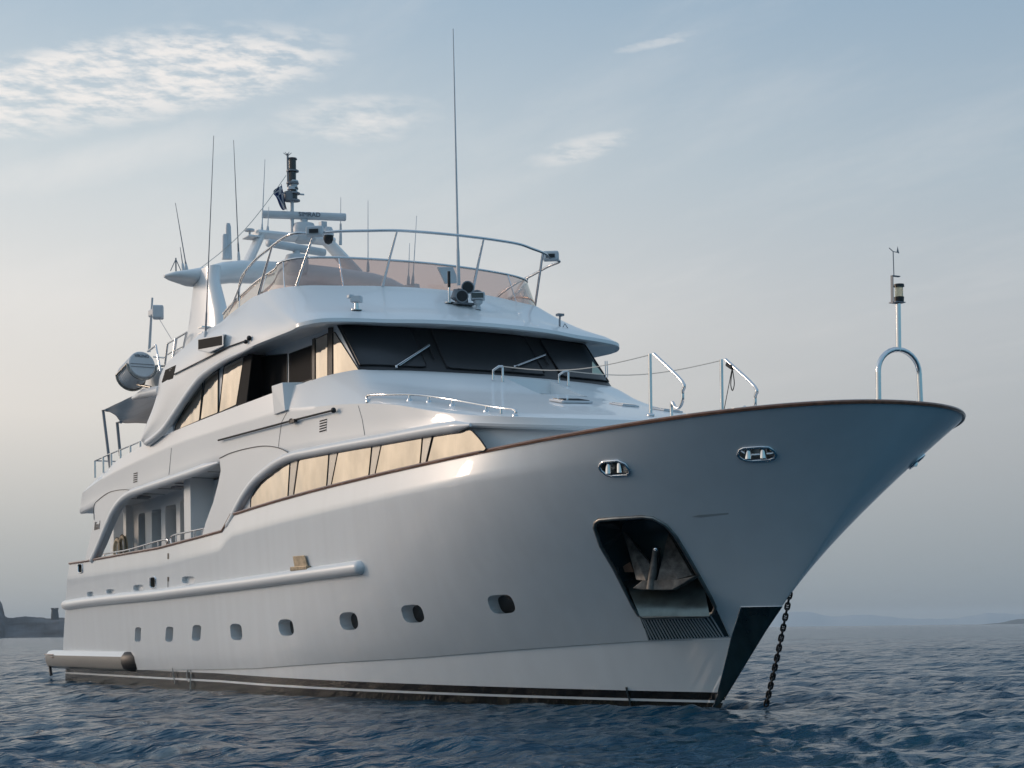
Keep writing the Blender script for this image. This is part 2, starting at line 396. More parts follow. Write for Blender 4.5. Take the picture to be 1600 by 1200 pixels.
XZK = ([-31, -22, -16.8, -13.5, -10.2, -6.5, -3, -.9, .7, 1.2, 6], [.35, .42, .5, .57, .71, .86, 1.06, 1.17, 1.2, 1.2, 1.2])
def ZK(x): return interp(x, *XZK)
def ZSf(x): u = (max(x, -14) + 14) / 20; return 4.222 + 1.164 * u - 1.438 * u * u + .903 * u ** 3
def ZS(x):
    if x > -14.35: return ZSf(x) if x > -14 else 4.222
    return interp(x, [-28.4, -26.7, -19.65, -16.5, -14.95, -14.35], [3.59, 3.585, 3.66, 3.79, 3.86, 4.215])
def contour(u, below=False):
    if below:      # u: 0 keel-ish .. waterline .. 1 knuckle
        w = u; return dict(B=3.42 + .13 * w, Xm=-14, Xt=1.2 * w + .02, a=1.6 + .4 * w, q=.9)
    Xt = 1.2 * (1 - u) ** 2 + 2 * 3.1156 * u * (1 - u) + 5.12 * u * u
    return dict(B=3.55 + .25 * u ** .5, Xm=-14 + u, Xt=Xt, a=2 + 2.78 * u ** 1.079, q=.9 - .446 * u ** 1.76)
def half(c, x):
    s = (x - c['Xm']) / (c['Xt'] - c['Xm'])
    if s <= 0:
        t = max(0, (-19 - x) / 11); return c['B'] * (1 - .045 * t * t)
    if s >= 1: return 0.
    return c['B'] * (1 - s ** c['a']) ** c['q']
def xstern(z): return -30.45 + .55 * max(z, -1) if z < 9 else 0
NA = 46; NB = 84
def stations(c, z):
    xs = xstern(z); wl = sorted(set([k / NA for k in range(NA)] + [.8738, .9126]))
    A = [xs + (c['Xm'] - xs) * w for w in wl]
    B = [c['Xm'] + (c['Xt'] - c['Xm']) * (1 - (1 - k / NB) ** 2) for k in range(NB + 1)]
    return A + B
def level_pts(c, zf, zst, bf=None):
    out = []
    for x in stations(c, zst):
        y = (bf or half)(c, x); out.append((x, -y, zf(x)))
    return out
rows = []
def zb(w): return lambda x: (-.7 + (ZK(x) - .012 + .7) * w)
for w in (0, .28, .5, .66, .78, .88, .96, 1.0):      # below the spray knuckle
    c = contour(w, True); 
    if w < .4: c['B'] *= .9 + .1 * w / .4; c['Xt'] = -.6 + 1.9 * w
    else: c['Xt'] = 1.2 * (w - .37) / .63
    rows.append(level_pts(c, zb(w), -.7 + 1.3 * w, lambda c_, x_: max(0, half(c_, x_) - .035 * (1 if x_ < 0 else 0))))
US = [0, .06, .13, .2, .28, .36, .44, .52, .6, .68, .75, .81, .85, .868, .90, .94, .975]
def fadeK(x): t = min(1, max(0, (1.0 - x) / 5)); return t * t * (3 - 2 * t)
def tumble(x, u=1.): t = min(1, max(0, (3.0 - x) / 5)); return .045 * min(1, max(.25, (x + 20) / 6)) * t * t * (3 - 2 * t) * max(0, (u - .868) / .132)
def bup(u):
    def f(c, x):
        h = half(c, x)
        return max(0, h + fadeK(x) * min(1, u / .868) ** 5 * (half(contour(1.0), x) - h) - tumble(x, u) + .02 * (tumble(x) / .045) * (max(0, 1 - abs(u - .868) / .13)))
    return f
def zup(u): return lambda x: ZK(x) + ((ZS(x) if u > .97 else min(ZS(x), 4.222 if x < -14.35 else 9) ) - ZK(x)) * u
for u in US + [1.0]:
    c = contour(u); rows.append(level_pts(c, (lambda uu: lambda x: ZK(x) + (ZS(x) - ZK(x)) * uu)(u), .45 + 3.2 * u, bup(u)))
c1 = contour(1.0)
def ZD(x): return interp(x, [-30, -16, -13, 0, 6], [2.65, 2.85, 3.2, 3.85, 3.95])
inn = []
for g in (1, .9, .8, .65):       # inner face of the bulwark follows the flare
    c = contour(g); rr_ = []
    for x in stations(c, .45 + 3.2 * g):
        z = ZK(x) + (ZS(x) - ZK(x)) * g; aft_ = min(1, max(0, (-10 - x) / 3))
        z = z * (1 - aft_) + max(z, ZD(x)) * aft_ if g < 1 else z
        rr_.append((x - .12 * (x > -3), -max(0, bup(g)(c, x) - .14), z))
    inn.append(rr_)
dc = [(p[0], 0, p[2] + .03) for p in inn[-1]]
kc = [(p[0], 0, -1.0) for p in rows[0]]
prof = [kc] + rows + inn + [dc]
mb = MB(); mb.grid(prof); mb.grid([[my(p) for p in r] for r in prof])
st = [r[0] for r in prof]; loop = st + [my(p) for p in st[::-1][1:-1]]
mb.add(loop, [tuple(range(len(loop)))])
# hull paint: white topsides, black boot stripe with a white line, dark bottom, by height above the water
def hull_mat():
    m = mat('hull_white_gelcoat', (.72, .73, .73), .26, coat=.6); nt = m.node_tree; b = nt.nodes['Principled BSDF']; N = nt.nodes; L = nt.links
    b.inputs['Coat Roughness'].default_value = .02
    tc = N.new('ShaderNodeTexCoord'); sp = N.new('ShaderNodeSeparateXYZ'); L.new(tc.outputs['Object'], sp.inputs[0])
    def mr(src, a, b_, c, d):
        n = N.new('ShaderNodeMapRange'); L.new(src, n.inputs[0])
        for k, v in enumerate((a, b_, c, d)): n.inputs[k + 1].default_value = v
        return n.outputs[0]
    def mt(op, a, b_):
        n = N.new('ShaderNodeMath'); n.operation = op
        for k, v in enumerate((a, b_)):
            if isinstance(v, (int, float)): n.inputs[k].default_value = v
            else: L.new(v, n.inputs[k])
        return n.outputs[0]
    ztop = mr(sp.outputs[0], -16, 0, .415, .235); zl1 = mr(sp.outputs[0], -16, 0, .245, .09); zl0 = mr(sp.outputs[0], -16, 0, .195, .045)
    black = mt('LESS_THAN', sp.outputs[2], ztop); line = mt('MULTIPLY', mt('LESS_THAN', sp.outputs[2], zl1), mt('GREATER_THAN', sp.outputs[2], zl0))
    dark = mt('MULTIPLY', black, mt('SUBTRACT', 1, line))
    nz = N.new('ShaderNodeTexNoise'); nz.inputs['Scale'].default_value = 1.2; nz.inputs['Detail'].default_value = 5
    mp = N.new('ShaderNodeMapping'); mp.inputs['Scale'].default_value = (2.2, 2.2, .10); L.new(tc.outputs['Object'], mp.inputs[0]); L.new(mp.outputs[0], nz.inputs[0])
    r = N.new('ShaderNodeValToRGB'); r.color_ramp.elements[0].position = .35; r.color_ramp.elements[1].position = .68
    r.color_ramp.elements[0].color = (.715, .735, .745, 1); r.color_ramp.elements[1].color = (.745, .768, .78, 1); L.new(nz.outputs[0], r.inputs[0])
    mx = N.new('ShaderNodeMix'); mx.data_type = 'RGBA'; L.new(dark, mx.inputs[0]); L.new(r.outputs[0], mx.inputs[6])
    n3 = N.new('ShaderNodeTexNoise'); n3.inputs['Scale'].default_value = 3.5; n3.inputs['Detail'].default_value = 6; L.new(tc.outputs['Object'], n3.inputs[0])
    ad = mt('ADD', n3.outputs[0], mr(sp.outputs[2], .22, -.02, -.12, .16)); r3 = N.new('ShaderNodeValToRGB'); L.new(ad, r3.inputs[0])
    r3.color_ramp.elements[0].position = .5; r3.color_ramp.elements[0].color = (.010, .0095, .0095, 1); r3.color_ramp.elements[1].position = .72; r3.color_ramp.elements[1].color = (.026, .025, .017, 1)
    L.new(r3.outputs[0], mx.inputs[7])
    L.new(mx.outputs[2], b.inputs['Base Color']); L.new(mr(dark, 0, 1, .45, .25), b.inputs['Coat Weight'])
    # long slow unfairness of the plating shows in the reflections
    n2 = N.new('ShaderNodeTexNoise'); n2.inputs['Scale'].default_value = .9; n2.inputs['Detail'].default_value = 2
    L.new(tc.outputs['Object'], n2.inputs[0]); bp = N.new('ShaderNodeBump'); bp.inputs['Strength'].default_value = .12; bp.inputs['Distance'].default_value = .02
    L.new(n2.outputs[0], bp.inputs['Height']); L.new(bp.outputs[0], b.inputs['Normal'])
    return m
HULLM = hull_mat()
hull = build('hull', mb, HULLM, YT, smooth=None)
# --- openings cut into the hull
cut = MB()
def outline_on(o, pix):
    P = []; n = Vector()
    for x, y in pix:
        p, nn = hit(o, x, y)
        if p is None: continue
        P.append(p); n += nn
    return P, n.normalized()
def pill(cx, cy, hw, hh, skew, shear=0, n=6):       # rounded outline in the photo
    pts = []
    for k, (sx, sy) in enumerate(((1, 1), (-1, 1), (-1, -1), (1, -1))):
        pts.append(Vector((cx + sx * hw + sy * skew, cy - sy * hh - sx * shear, 0)))
    q = rounded(pts, min(hw, hh) * .85, n); return [(p.x, p.y) for p in q]
PORTS = [(215.5, 991.5, 4.6, 11.5, .5, 0), (264.5, 991, 5.8, 12, .8, 0), (307, 989, 6.8, 12.5, .9, 0), (369, 987.5, 9, 13, -1.2, 0), (447, 980.5, 11.5, 13, -2, .5), (545, 970.5, 14, 14, -2.5, 1), (645, 959, 16.5, 14, -4, 1), (783.5, 944, 19.5, 14.5, -5, 1.5)]
panes = []; INW = []
for (cx, cy, hw, hh, sk, sh) in PORTS:
    P, n = outline_on(hull, pill(cx, cy, hw, hh, sk, sh)); n = Vector((n.x, n.y, 0)).normalized()
    # lie flat on a plane normal to n
    cut.cur = 0; cut.prism([p + n * .25 for p in P], -n * (.25 + .30)); 
    c = sum(P, Vector()) / len(P); panes.append([c + (p - c) * 1.06 - n * .285 for p in P])
# hawse holes
FAIR = [((960, 732.5), [(937, 729), (939, 724), (945, 720.5), (966, 719), (977, 724), (984, 733), (984.5, 738), (980, 741.5), (957, 743), (948, 741), (940, 735)]),
        ((1183, 708), [(1153.5, 710), (1156, 702), (1163, 699), (1188, 697.5), (1201, 698), (1209, 703), (1213, 710), (1210, 715), (1203, 717.5), (1175, 719.5), (1162, 717.5), (1156, 714)])]
frames = []
for (_, px) in FAIR:
    P, n = outline_on(hull, px); frames.append((P, n))
    for s in (1, -1):
        Q = P if s == 1 else mir(P); nn = n if s == 1 else my(n)
        cut.cur = 1; cut.prism([p + nn * .15 for p in Q], -nn * .33)
# anchor pocket
POCK = [(929.5, 825), (931, 817), (937, 812.5), (960, 810.5), (1004, 807.7), (1021, 809.4), (1041, 820.7), (1056, 838), (1073, 866), (1112, 935.5), (1118, 949), (1114.5, 958), (1101.5, 962.6), (1006, 964.8), (998, 961), (990, 948), (960.7, 890), (939, 853)]
PP, PN = outline_on(hull, POCK); PNh = Vector((PN.x, PN.y, 0)).normalized()
cut.cur = 2; cut.prism([p + PNh * .35 for p in PP], -PNh * 1.25)
# small scuppers and mooring eyes aft
SCUP = [(141, 928.3, 5, 4), (172.5, 924.2, 6.5, 3.6), (216, 918.5, 8, 4.8), (294, 906, 10, 5.5)]
for cx, cy, hw, hh in SCUP:
    P, n = outline_on(hull, pill(cx, cy, hw, hh, 0, 0, 3)); cut.cur = 0; cut.prism([p + n * .1 for p in P], -n * .22)
EYES = [(126, 888, 3.3, 7), (239.5, 910, 4.2, 8.5)]
eyeo = []
for cx, cy, hw, hh in EYES:
    P, n = outline_on(hull, pill(cx, cy, hw, hh, 0, 0, 5)); eyeo.append((P, n)); cut.cur = 1; cut.prism([p + n * .1 for p in P], -n * .22)
boolean(hull, cut, [GEL, DULL, DARKP]); _bvh.clear()
hull.data.polygons.foreach_set('use_smooth', [True] * len(hull.data.polygons)); hull.data.set_sharp_from_angle(angle=R(20))
H = hull
for P in panes:
    m = MB(); m.add(P, [tuple(range(len(P)))]); build('porthole', m, PORTG, H)
for (P, n) in frames:
    for s in (1, -1):
        Q = [p + n * .012 for p in P]; Q = Q + [Q[0]]; nn = n
        if s == -1: Q = mir(Q); nn = my(n)
        m = MB(); m.tube(Q, .028, 8, caps=False); fr = build('hawse_frame', m, CHROME, H, smooth=50)
        c = sum(Q, Vector()) / len(Q); m = MB()
        t = Vector((0, 0, 1)).cross(nn).normalized()
        for d in (-.12, .12): m.tube([c + t * d - nn * .06 + Vector((0, 0, -.115)), c + t * d - nn * .06 + Vector((0, 0, .115))], .058, 10)
        build('roller', m, CHROME, fr, smooth=50)
        m = MB(); m.prism([c + (q - c) * 1.01 - nn * .15 for q in Q[:-1]], -nn * .02); build('back_plate', m, CHROME, fr)
for P, n in eyeo:
    Q = [p + n * .01 for p in P]; m = MB(); m.tube(Q + [Q[0]], .022, 7, caps=False); build('mooring_eye', m, CHROME, H, smooth=50)
# anchor pocket rim, back plate, ribs below
m = MB(); Q = [p + PNh * .01 for p in PP]; m.tube(Q + [Q[0]], .035, 8, caps=False); build('pocket_rim', m, DULL, H, smooth=50)
ribs = MB(); tl, tr = (1002.5, 966), (1119, 945); bl_, br_ = (1014, 1000), (1141, 994.5)
NR = 26
for k in range(NR + 1):
    f = k / NR
    a = (998 + (1119 - 998) * f, 0); topy = interp(a[0], [998, 1006, 1101, 1113, 1119], [958, 966.5, 964.5, 956, 946])
    p, n = hit(hull, a[0], topy + 1.5); q, n2 = hit(hull, 1014 + (1141 - 1014) * f, interp(f, [0, 1], [1000, 994.5]))
    if p is None or q is None: continue
    mid = (p + q) / 2; hm = [p.lerp(q, t) for t in (0, .5, 1)]
    ribs.tube([p + n * .012, (p + q) / 2 + n * .01, q + n2 * .012], .013, 6)
build('chafe_grille', ribs, mat('grille_bar', (.42, .46, .48), .35), H, smooth=50)
gp = MB(); A = []; B = []
for k in range(13):
    f = k / 12; x = 998 + (1119 - 998) * f; ty = interp(x, [998, 1006, 1101, 1113, 1119], [958, 966.5, 964.5, 956, 946])
    rowp = []
    for j in range(6):
        g = j / 5; xx = x + (1014 + (1141 - 1014) * f - x) * g; yy = ty + 1.5 + (interp(f, [0, 1], [1000, 994.5]) - ty - 1.5) * g
        p, n = hit(hull, xx, yy)
        rowp.append(p + n * .006 if p else None)
    A.append(rowp)
if all(p is not None for r_ in A for p in r_):
    gp.grid(A); build('chafe_plate', gp, DARKP, H, smooth=40)
# stem plate: dark polished sheet wrapped round the stem
sp_ = MB(); rowsS = []
for j in range(15):
    zz = -.25 + 1.99 * j / 14; w = None
    line = []
    zk = 1.19
    if zz < zk:
        ww = (zz + .7) / (zk + .7); cc = contour(ww, True); cc['Xt'] = 1.2 * (ww - .37) / .63
    else:
        uu = (zz - 1.2) / (4.7 - 1.2); cc = contour(max(uu, 0))
    left = S(interp(zz, [-.02, 1.2, 1.75], [1112, 1144, 1160]), interp(zz, [-.02, 1.2, 1.75], [1098, 997, 951]), Z=max(zz, .001))
    # plate reaches aft by a measured length along the hull
    hp = hit(hull, interp(zz, [-.02, 1.2, 1.75], [1113, 1143, 1160]), interp(zz, [-.02, 1.2, 1.75], [1098, 998, 951]))[0]; back = max(.1, cc['Xt'] - hp.x) if hp else .3
    for k in range(13):
        s_ = 1 - (k / 12) ** 2 * back / (cc['Xt'] - cc['Xm']); x = cc['Xm'] + (cc['Xt'] - cc['Xm']) * s_
        line.append(Vector((x + .012, -half(cc, x) - .012 * (k > 0), zz)))
    rowsS.append([my(p) for p in line[::-1][:-1]] + line)
sp_.grid(rowsS); stp = build('stem_plate', sp_, mat('stem_plate_steel', (.022, .05, .058), .22, .45, coat=.4, var=(2.5, .5, (1, 1, .3)), bump=(2.5, .25, .02)), H, smooth=40)
m = MB(); m.tube([r[-1] + Vector((0, -.004, 0)) for r in rowsS], .009, 6); m.tube([p + Vector((0, -.004, .004)) for p in rowsS[-1][len(rowsS[-1]) // 2:]], .009, 6); build('plate_edge', m, STEEL, stp, smooth=60)
# cap rail
cr = MB()
xs = stations(c1, 3.65)
ring = []
for i, x in enumerate(xs):
    y = max(0, half(c1, x) - tumble(x)); t = i / len(xs); tx = 0.
    # outward direction of the plan curve
    x2 = xs[min(i + 1, len(xs) - 1)]; x1 = xs[max(i - 1, 0)]; dx = x2 - x1; dy = half(c1, x2) - half(c1, x1)
    nrm = Vector((-dy, dx)); nrm = nrm.normalized() if nrm.length else Vector((1, 0))
    if i == len(xs) - 1: nrm = Vector((1, 0))
    o_ = Vector((nrm.x, -nrm.y, 0)); p = Vector((x, -y, ZS(x)))
    prof_ = [(-.15, .005), (-.15, .045), (-.02, .06), (.028, .045), (.04, .02), (.026, -.014), (-.005, -.018)]
    ring.append([Vector((min(max(p.x + o_.x * a, -99), 9), min(p.y + o_.y * a, 0), p.z + b)) for a, b in prof_])
cr.grid(ring); cr.grid([[my(p) for p in r] for r in ring]); build('cap_rail', cr, TEAK, H, smooth=40)
# rub rail
def side_at(px, py, off=0.):
    p, n = hit(hull, px, py); return p + n * off
rp = [side_at(x, y, .02) for x, y in ((104, 945.5), (140, 940), (190, 934.5), (240, 929.5), (300, 922), (360, 914.5), (420, 906.5), (480, 898), (530, 891), (562, 886.5))]
rp = spline(rp, 5); d0 = (rp[-1] - rp[-2]).normalized()
pts = [rp[0] - (rp[1] - rp[0]).normalized() * .1] + rp + [rp[-1] + d0 * .08, rp[-1] + d0 * .15, rp[-1] + d0 * .19]
m = MB(); m.tube(pts, [.02] + [.15] * len(rp) + [.145, .10, .02], 14)
m.tube(mir(pts), [.02] + [.15] * len(rp) + [.145, .10, .02], 14); build('rub_rail', m, GEL, H, smooth=60)
# stern bumper: the swim-platform pontoon at the waterline
bx0, bx1 = S(80, 1042, Y=-3.55).x, S(204, 1045, Y=-3.6).x
m = MB(); yb = -3.48
pr = [(-.0, .28), (.16, .25), (.26, .12), (.27, -.06), (.2, -.22), (0, -.30)]
rws = []
for f, sc_ in ((0, .35), (.01, .8), (.03, 1), (.3, 1), (.7, 1), (.97, 1)):
    x = bx0 + (bx1 - bx0) * f; zc = .66 - .0 * f
    rws.append([Vector((x, yb - a * sc_ - .05, zc + b * sc_)) for a, b in pr])
m.grid([r[:3] for r in rws]); m.grid([[my(p) for p in r[:3]] for r in rws])
pl = build('platform_sponson', m, GEL, H, smooth=40)
m = MB(); m.grid([r[2:] for r in rws]); m.grid([[my(p) for p in r[2:]] for r in rws]); m.add([my(p) for p in rws[0][::-1]] + [p for p in rws[0]], [tuple(range(12))])
build('sponson_skirt', m, mat('boot_top_paint', (.22, .20, .175), .4, coat=.3, bump=(3, .15, .02)), pl, smooth=40)
m = MB(); r1 = rws[-1]; m.grid([r1, [p + Vector((.35, .02, 0)) for p in r1], [p * 1 + Vector((.62, .16, 0)) for p in r1], [Vector((bx1 + .75, yb + .1, .66 + (p.z - .66) * .6)) for p in r1]])
build('sponson_nose', m, BLACK, pl, smooth=50)
m = MB()
for k in range(5):
    z = .80 - k * .085; m.tube([(bx0 - .02, yb - .27 + k * .02, z), (bx0 + 1.2 - k * .05, yb - .335 + .01 * k * k, z)], .02, 6)
build('platform_slat', m, TEAK, pl, smooth=50)
m = MB(); m.tube(spline([S(79.5, 1030, Y=-3.6), S(78, 1038, Y=-3.6), S(79, 1048, Y=-3.6), S(80, 1055, Y=-3.6)], 4), .05, 8); build('fender_strap', m, BLACK, pl, smooth=50)
# searchlight plate (tarnished hinged flap) above the rub rail and short scuff marks
m = MB(); P = [side_at(x, y, .06) for x, y in ((461, 869), (479, 867.5), (484.5, 887), (464.5, 889.5))]; n = (P[1] - P[0]).cross(P[3] - P[0]).normalized()
m.prism(P, n * .03); m.prism([side_at(x, y, .0) for x, y in ((461, 886), (486, 884), (487, 890), (461, 892))], Vector((0, -.12, 0))); build('hinged_flap', m, mat('tarnished_brass', (.33, .27, .19), .35, .7, var=(9, .35)), H, bevel=.006)
m = MB(); P = [side_at(x, y, .004) for x, y in ((1080, 807.5), (1092, 804.5), (1139, 801), (1138, 803.5), (1095, 808.5))]; m.add(P, [tuple(range(5))]); build('scuff_mark', m, SCUFF, H)
m = MB()
for (x, y, w, h) in ((263, 869, 1.2, 4.5), (263, 905, 1.2, 3.5)):
    P = [side_at(x + a * w, y + b * h, .006) for a, b in ((-1, -1), (1, -1), (1, 1), (-1, 1))]; m.add(P, [(0, 1, 2, 3)])
P = [side_at(x, y, .006) for x, y in ((248, 921.5), (262, 918), (262.3, 919), (248.5, 922.6))]; m.add(P, [(0, 1, 2, 3)])
P = [side_at(x, y, .006) for x, y in ((262.2, 908), (263, 908), (263, 918.5), (262.2, 918.5))]; m.add(P, [(0, 1, 2, 3)]); build('gate_hinge', m, BLACK, H)

# ---------------------------------------------------------------- superstructure shell: upper-deck side, fore-deck trunk
ST = []   # (moulding M, crease B, top A) from the starboard quarter round to the centre of the trunk front
def V(*a): return Vector(a)
ST += [(V(-27.4, -3.62, 5.10), V(-26.95, -3.68, 5.66), V(-25.6, -3.55, 6.06)), (V(-25.8, -3.68, 5.18), V(-25.3, -3.72, 5.86), V(-24.7, -3.56, 6.20)),
       (V(-24, -3.7, 5.26), V(-24, -3.74, 5.98), V(-23.6, -3.66, 6.33)), (V(-21.5, -3.7, 5.34), V(-21.5, -3.74, 6.14), V(-21.3, -3.68, 6.52)),
       (V(-18.5, -3.7, 5.46), V(-18.2, -3.74, 6.31), V(-18.5, -3.69, 6.66)), (V(-15.3, -3.7, 5.57), V(-15.2, -3.74, 6.35), V(-15.2, -3.69, 6.76)),
       (V(-12.6, -3.7, 5.42), V(-12.9, -3.74, 6.36), V(-12.9, -3.69, 6.81)), (V(-10.7, -3.7, 5.31), V(-11.3, -3.73, 6.37), V(-11.3, -3.64, 6.86)),
       (V(-9.5, -3.7, 5.30), V(-9.9, -3.73, 6.27), V(-10.3, -3.5, 6.90)), (V(-8.5, -3.7, 5.27), V(-8.9, -3.72, 6.20), V(-9.5, -3.42, 6.93)),
       (V(-7.4, -3.7, 5.25), V(-7.7, -3.72, 6.10), V(-8.8, -3.32, 6.93)), (V(-6.0, -3.7, 5.22), V(-6.5, -3.72, 5.97), V(-8.3, -3.14, 6.93)),
       (V(-4.8, -3.7, 5.21), V(-5.3, -3.71, 5.80), V(-8.12, -2.6, 6.93)), (V(-3.6, -3.66, 5.20), V(-4.1, -3.68, 5.57), V(-8.0, -2.0, 6.93)),
       (V(-2.7, -3.52, 5.14), V(-2.9, -3.55, 5.36), V(-7.93, -1.5, 6.93)), (V(-1.9, -3.22, 5.05), V(-1.95, -3.25, 5.24), V(-7.89, -1.15, 6.93)),
       (V(-1.2, -2.80, 4.98), V(-1.25, -2.82, 5.16), V(-7.86, -.88, 6.93)), (V(-.7, -2.3, 4.93), V(-.73, -2.3, 5.11), V(-7.84, -.62, 6.93)),
       (V(-.35, -1.7, 4.9), V(-.37, -1.7, 5.08), V(-7.82, -.42, 6.93)), (V(-.12, -1.0, 4.88), V(-.14, -1.0, 5.07), V(-7.81, -.2, 6.93)), (V(0, 0, 4.87), V(-.02, 0, 5.07), V(-7.8, 0, 6.93))]
def resample(cols, n=5):
    k = [spline([c[i] for c in cols], n) for i in range(len(cols[0]))]; return [tuple(k[i][j] for i in range(len(k))) for j in range(len(k[0]))]
SS = resample(ST, 5)
rows = []; NR_ = 24
def shell_ring(Mm, B, A):
    r = []
    cx = max(min(Mm.x, -1.2), -27)
    inx = V(Mm.x, 0, Mm.z) if Mm.x < -3 else V(-3, 0, Mm.z)
    out = (B - A); out.z = 0
    d = Mm.lerp(V(inx.x, 0, Mm.z), .055)
    r += [V(inx.x, 0, d.z - .02), V(d.x, d.y, d.z - .015), Mm + V(0, .03, -.035), Mm + V(0, -.005, .0), Mm + V(0, -.02, .05), Mm.lerp(B, .25) + V(0, -.005, 0), Mm.lerp(B, .6)]
    r += [B.lerp(Mm, .07), B, B.lerp(A, .06)]
    fr = min(1, max(0, (Mm.x + 6.5) / 4))
    for k in range(1, NR_ + 1):
        t = .06 + .94 * k / NR_; r.append(B.lerp(A, t) + V(0, 0, fr * interp(1 - t, [0, .13, .33, .5, .9, 1], [0, .07, -.12, -.12, -.01, 0])))
    r += [A + V(0, .10, .0), V(A.x, A.y + .12, 6.0 if A.x < -9.6 else 6.5), V(min(A.x, -8.4), 0, 6.0 if A.x < -9.6 else 6.5)]
    return r
rows = [shell_ring(*s) for s in SS]
m = MB(); m.grid(rows); m.grid([[my(p) for p in r] for r in rows])
r0 = rows[0]; lp = r0 + [my(p) for p in r0[::-1]]; lp2 = [p for i, p in enumerate(lp) if i == 0 or (Vector(p) - Vector(lp[i - 1])).length > 1e-4]
m.add(lp2[:-1], [tuple(range(len(lp2) - 1))])
shell = build('deck_shell', m, GEL, YT, smooth=24)
# stair recess on the centreline of the trunk
def recess(o, xa, xe, yw, zf):
    bm = bmesh.new(); bm.from_mesh(o.data)
    sel = lambda: [f for f in bm.faces if f.normal.z > .3 and -7.7 < f.calc_center_median().x < -3.5 and abs(f.calc_center_median().y) < 1.9 and f.calc_center_median().z > 5.7]
    for co, no in ((V(xa, 0, 0), V(1, 0, 0)), (V(xe, 0, 0), V(1, 0, 0)), (V(0, yw, 0), V(0, 1, 0)), (V(0, -yw, 0), V(0, 1, 0))):
        fs = sel(); g = list({e for f in fs for e in f.edges} | {v for f in fs for v in f.verts}) + fs
        bmesh.ops.bisect_plane(bm, geom=g, plane_co=co, plane_no=no)
    dead = [f for f in sel() if xa < f.calc_center_median().x < xe and abs(f.calc_center_median().y) < yw]
    ds = set(dead); be = [e for f in dead for e in f.edges if sum(1 for q in e.link_faces if q in ds) == 1]; be = list(set(be))
    nv = {}
    for e in be:
        for v in e.verts:
            if v not in nv: nv[v] = bm.verts.new((v.co.x, v.co.y, min(zf, v.co.z - .002)))
    for e in be:
        a, b = e.verts; bm.faces.new((a, b, nv[b], nv[a]))
    bmesh.ops.delete(bm, geom=dead, context='FACES_ONLY')
    q = [bm.verts.new((x, y, zf - .003)) for x, y in ((xa - .01, -yw - .01), (xe, -yw - .01), (xe, yw + .01), (xa - .01, yw + .01))]; bm.faces.new(q)
    bmesh.ops.recalc_face_normals(bm, faces=bm.faces); bm.to_mesh(o.data); bm.free()
recess(shell, -6.68, -5.2, .55, 6.19); _bvh.clear(); shell.data.polygons.foreach_set('use_smooth', [True] * len(shell.data.polygons)); shell.data.set_sharp_from_angle(angle=R(24))

# moulding that runs down the quarter wing and along over the saloon windows
def yline(pix, Y, off=0): return [S(x, y, Y=Y) + V(0, off, 0) for x, y in pix]
def mold(pix, Y, r, nm='edge_moulding', par=None, mt=GEL, n=6, taper=True):
    p = spline(yline(pix, Y), n); k = len(p)
    rr = [r * (.25 + .75 * min(1, i / 4, (k - 1 - i) / 4)) if taper else r for i in range(k)]
    m = MB(); m.tube(p, rr, 12); m.tube(mir(p), rr, 12); return build(nm, m, mt, par or shell, smooth=60)
W2 = [(352, 829), (362, 815), (371, 797), (383, 775), (398, 754), (414, 739), (434, 724), (457, 713)]
mold(W2 + [(490, 706), (540, 696.5), (600, 686), (660, 675), (700, 668.5), (735, 664)], -3.69, .115)
W1 = [(143, 877), (147, 872), (157, 850), (170, 818), (180, 797), (192, 781), (206, 771), (222, 765)]
mold(W1 + [(250, 755.5), (280, 745.5), (310, 735), (341, 723)], -3.69, .115)
# quarter wings: fashion plates from the upper deck down to the cap rail
def plate(nm, poly, th, mt=GEL, par=None, bev=0, lab=None):
    m = MB()
    for s in (1, -1):
        P = poly if s == 1 else mir(poly); m.prism(P, V(0, s * th, 0))
    o = build(nm, m, mt, par or shell, bevel=bev); 
    if lab: o['label'] = lab
    return o
w2 = yline([(343, 716), (360, 708), (385, 701), (410, 697), (430, 698.5), (445, 704), (457, 712)] + W2[::-1][1:] + [(343, 831.5), (316, 837), (321, 818), (333, 785), (341, 755), (345, 735)], -3.745)
plate('side_wing', w2, .20)
w1 = yline([(147, 790), (155, 780), (168, 770.5), (180, 766.5), (195, 765), (207, 767)] + W1[::-1][2:] + [(133, 877), (136, 862), (142, 835), (147, 812)], -3.745)
plate('side_wing', w1, .20)
GRV = mat('panel_groove', (.16, .15, .14), .7)
for pix in ([(316, 836), (322, 818), (333, 785), (341, 755), (345, 735), (343, 716), (360, 708), (385, 701), (410, 697), (430, 698.5), (445, 704), (457, 712)][5:], [(147, 812), (147, 790), (155, 780), (168, 770.5), (180, 766.5), (195, 765), (207, 767), (216, 769)]):
    P = spline(yline(pix, -3.752), 4); m = MB(); m.tube(P, .011, 5); m.tube(mir(P), .011, 5); build('groove_line', m, GRV, shell)
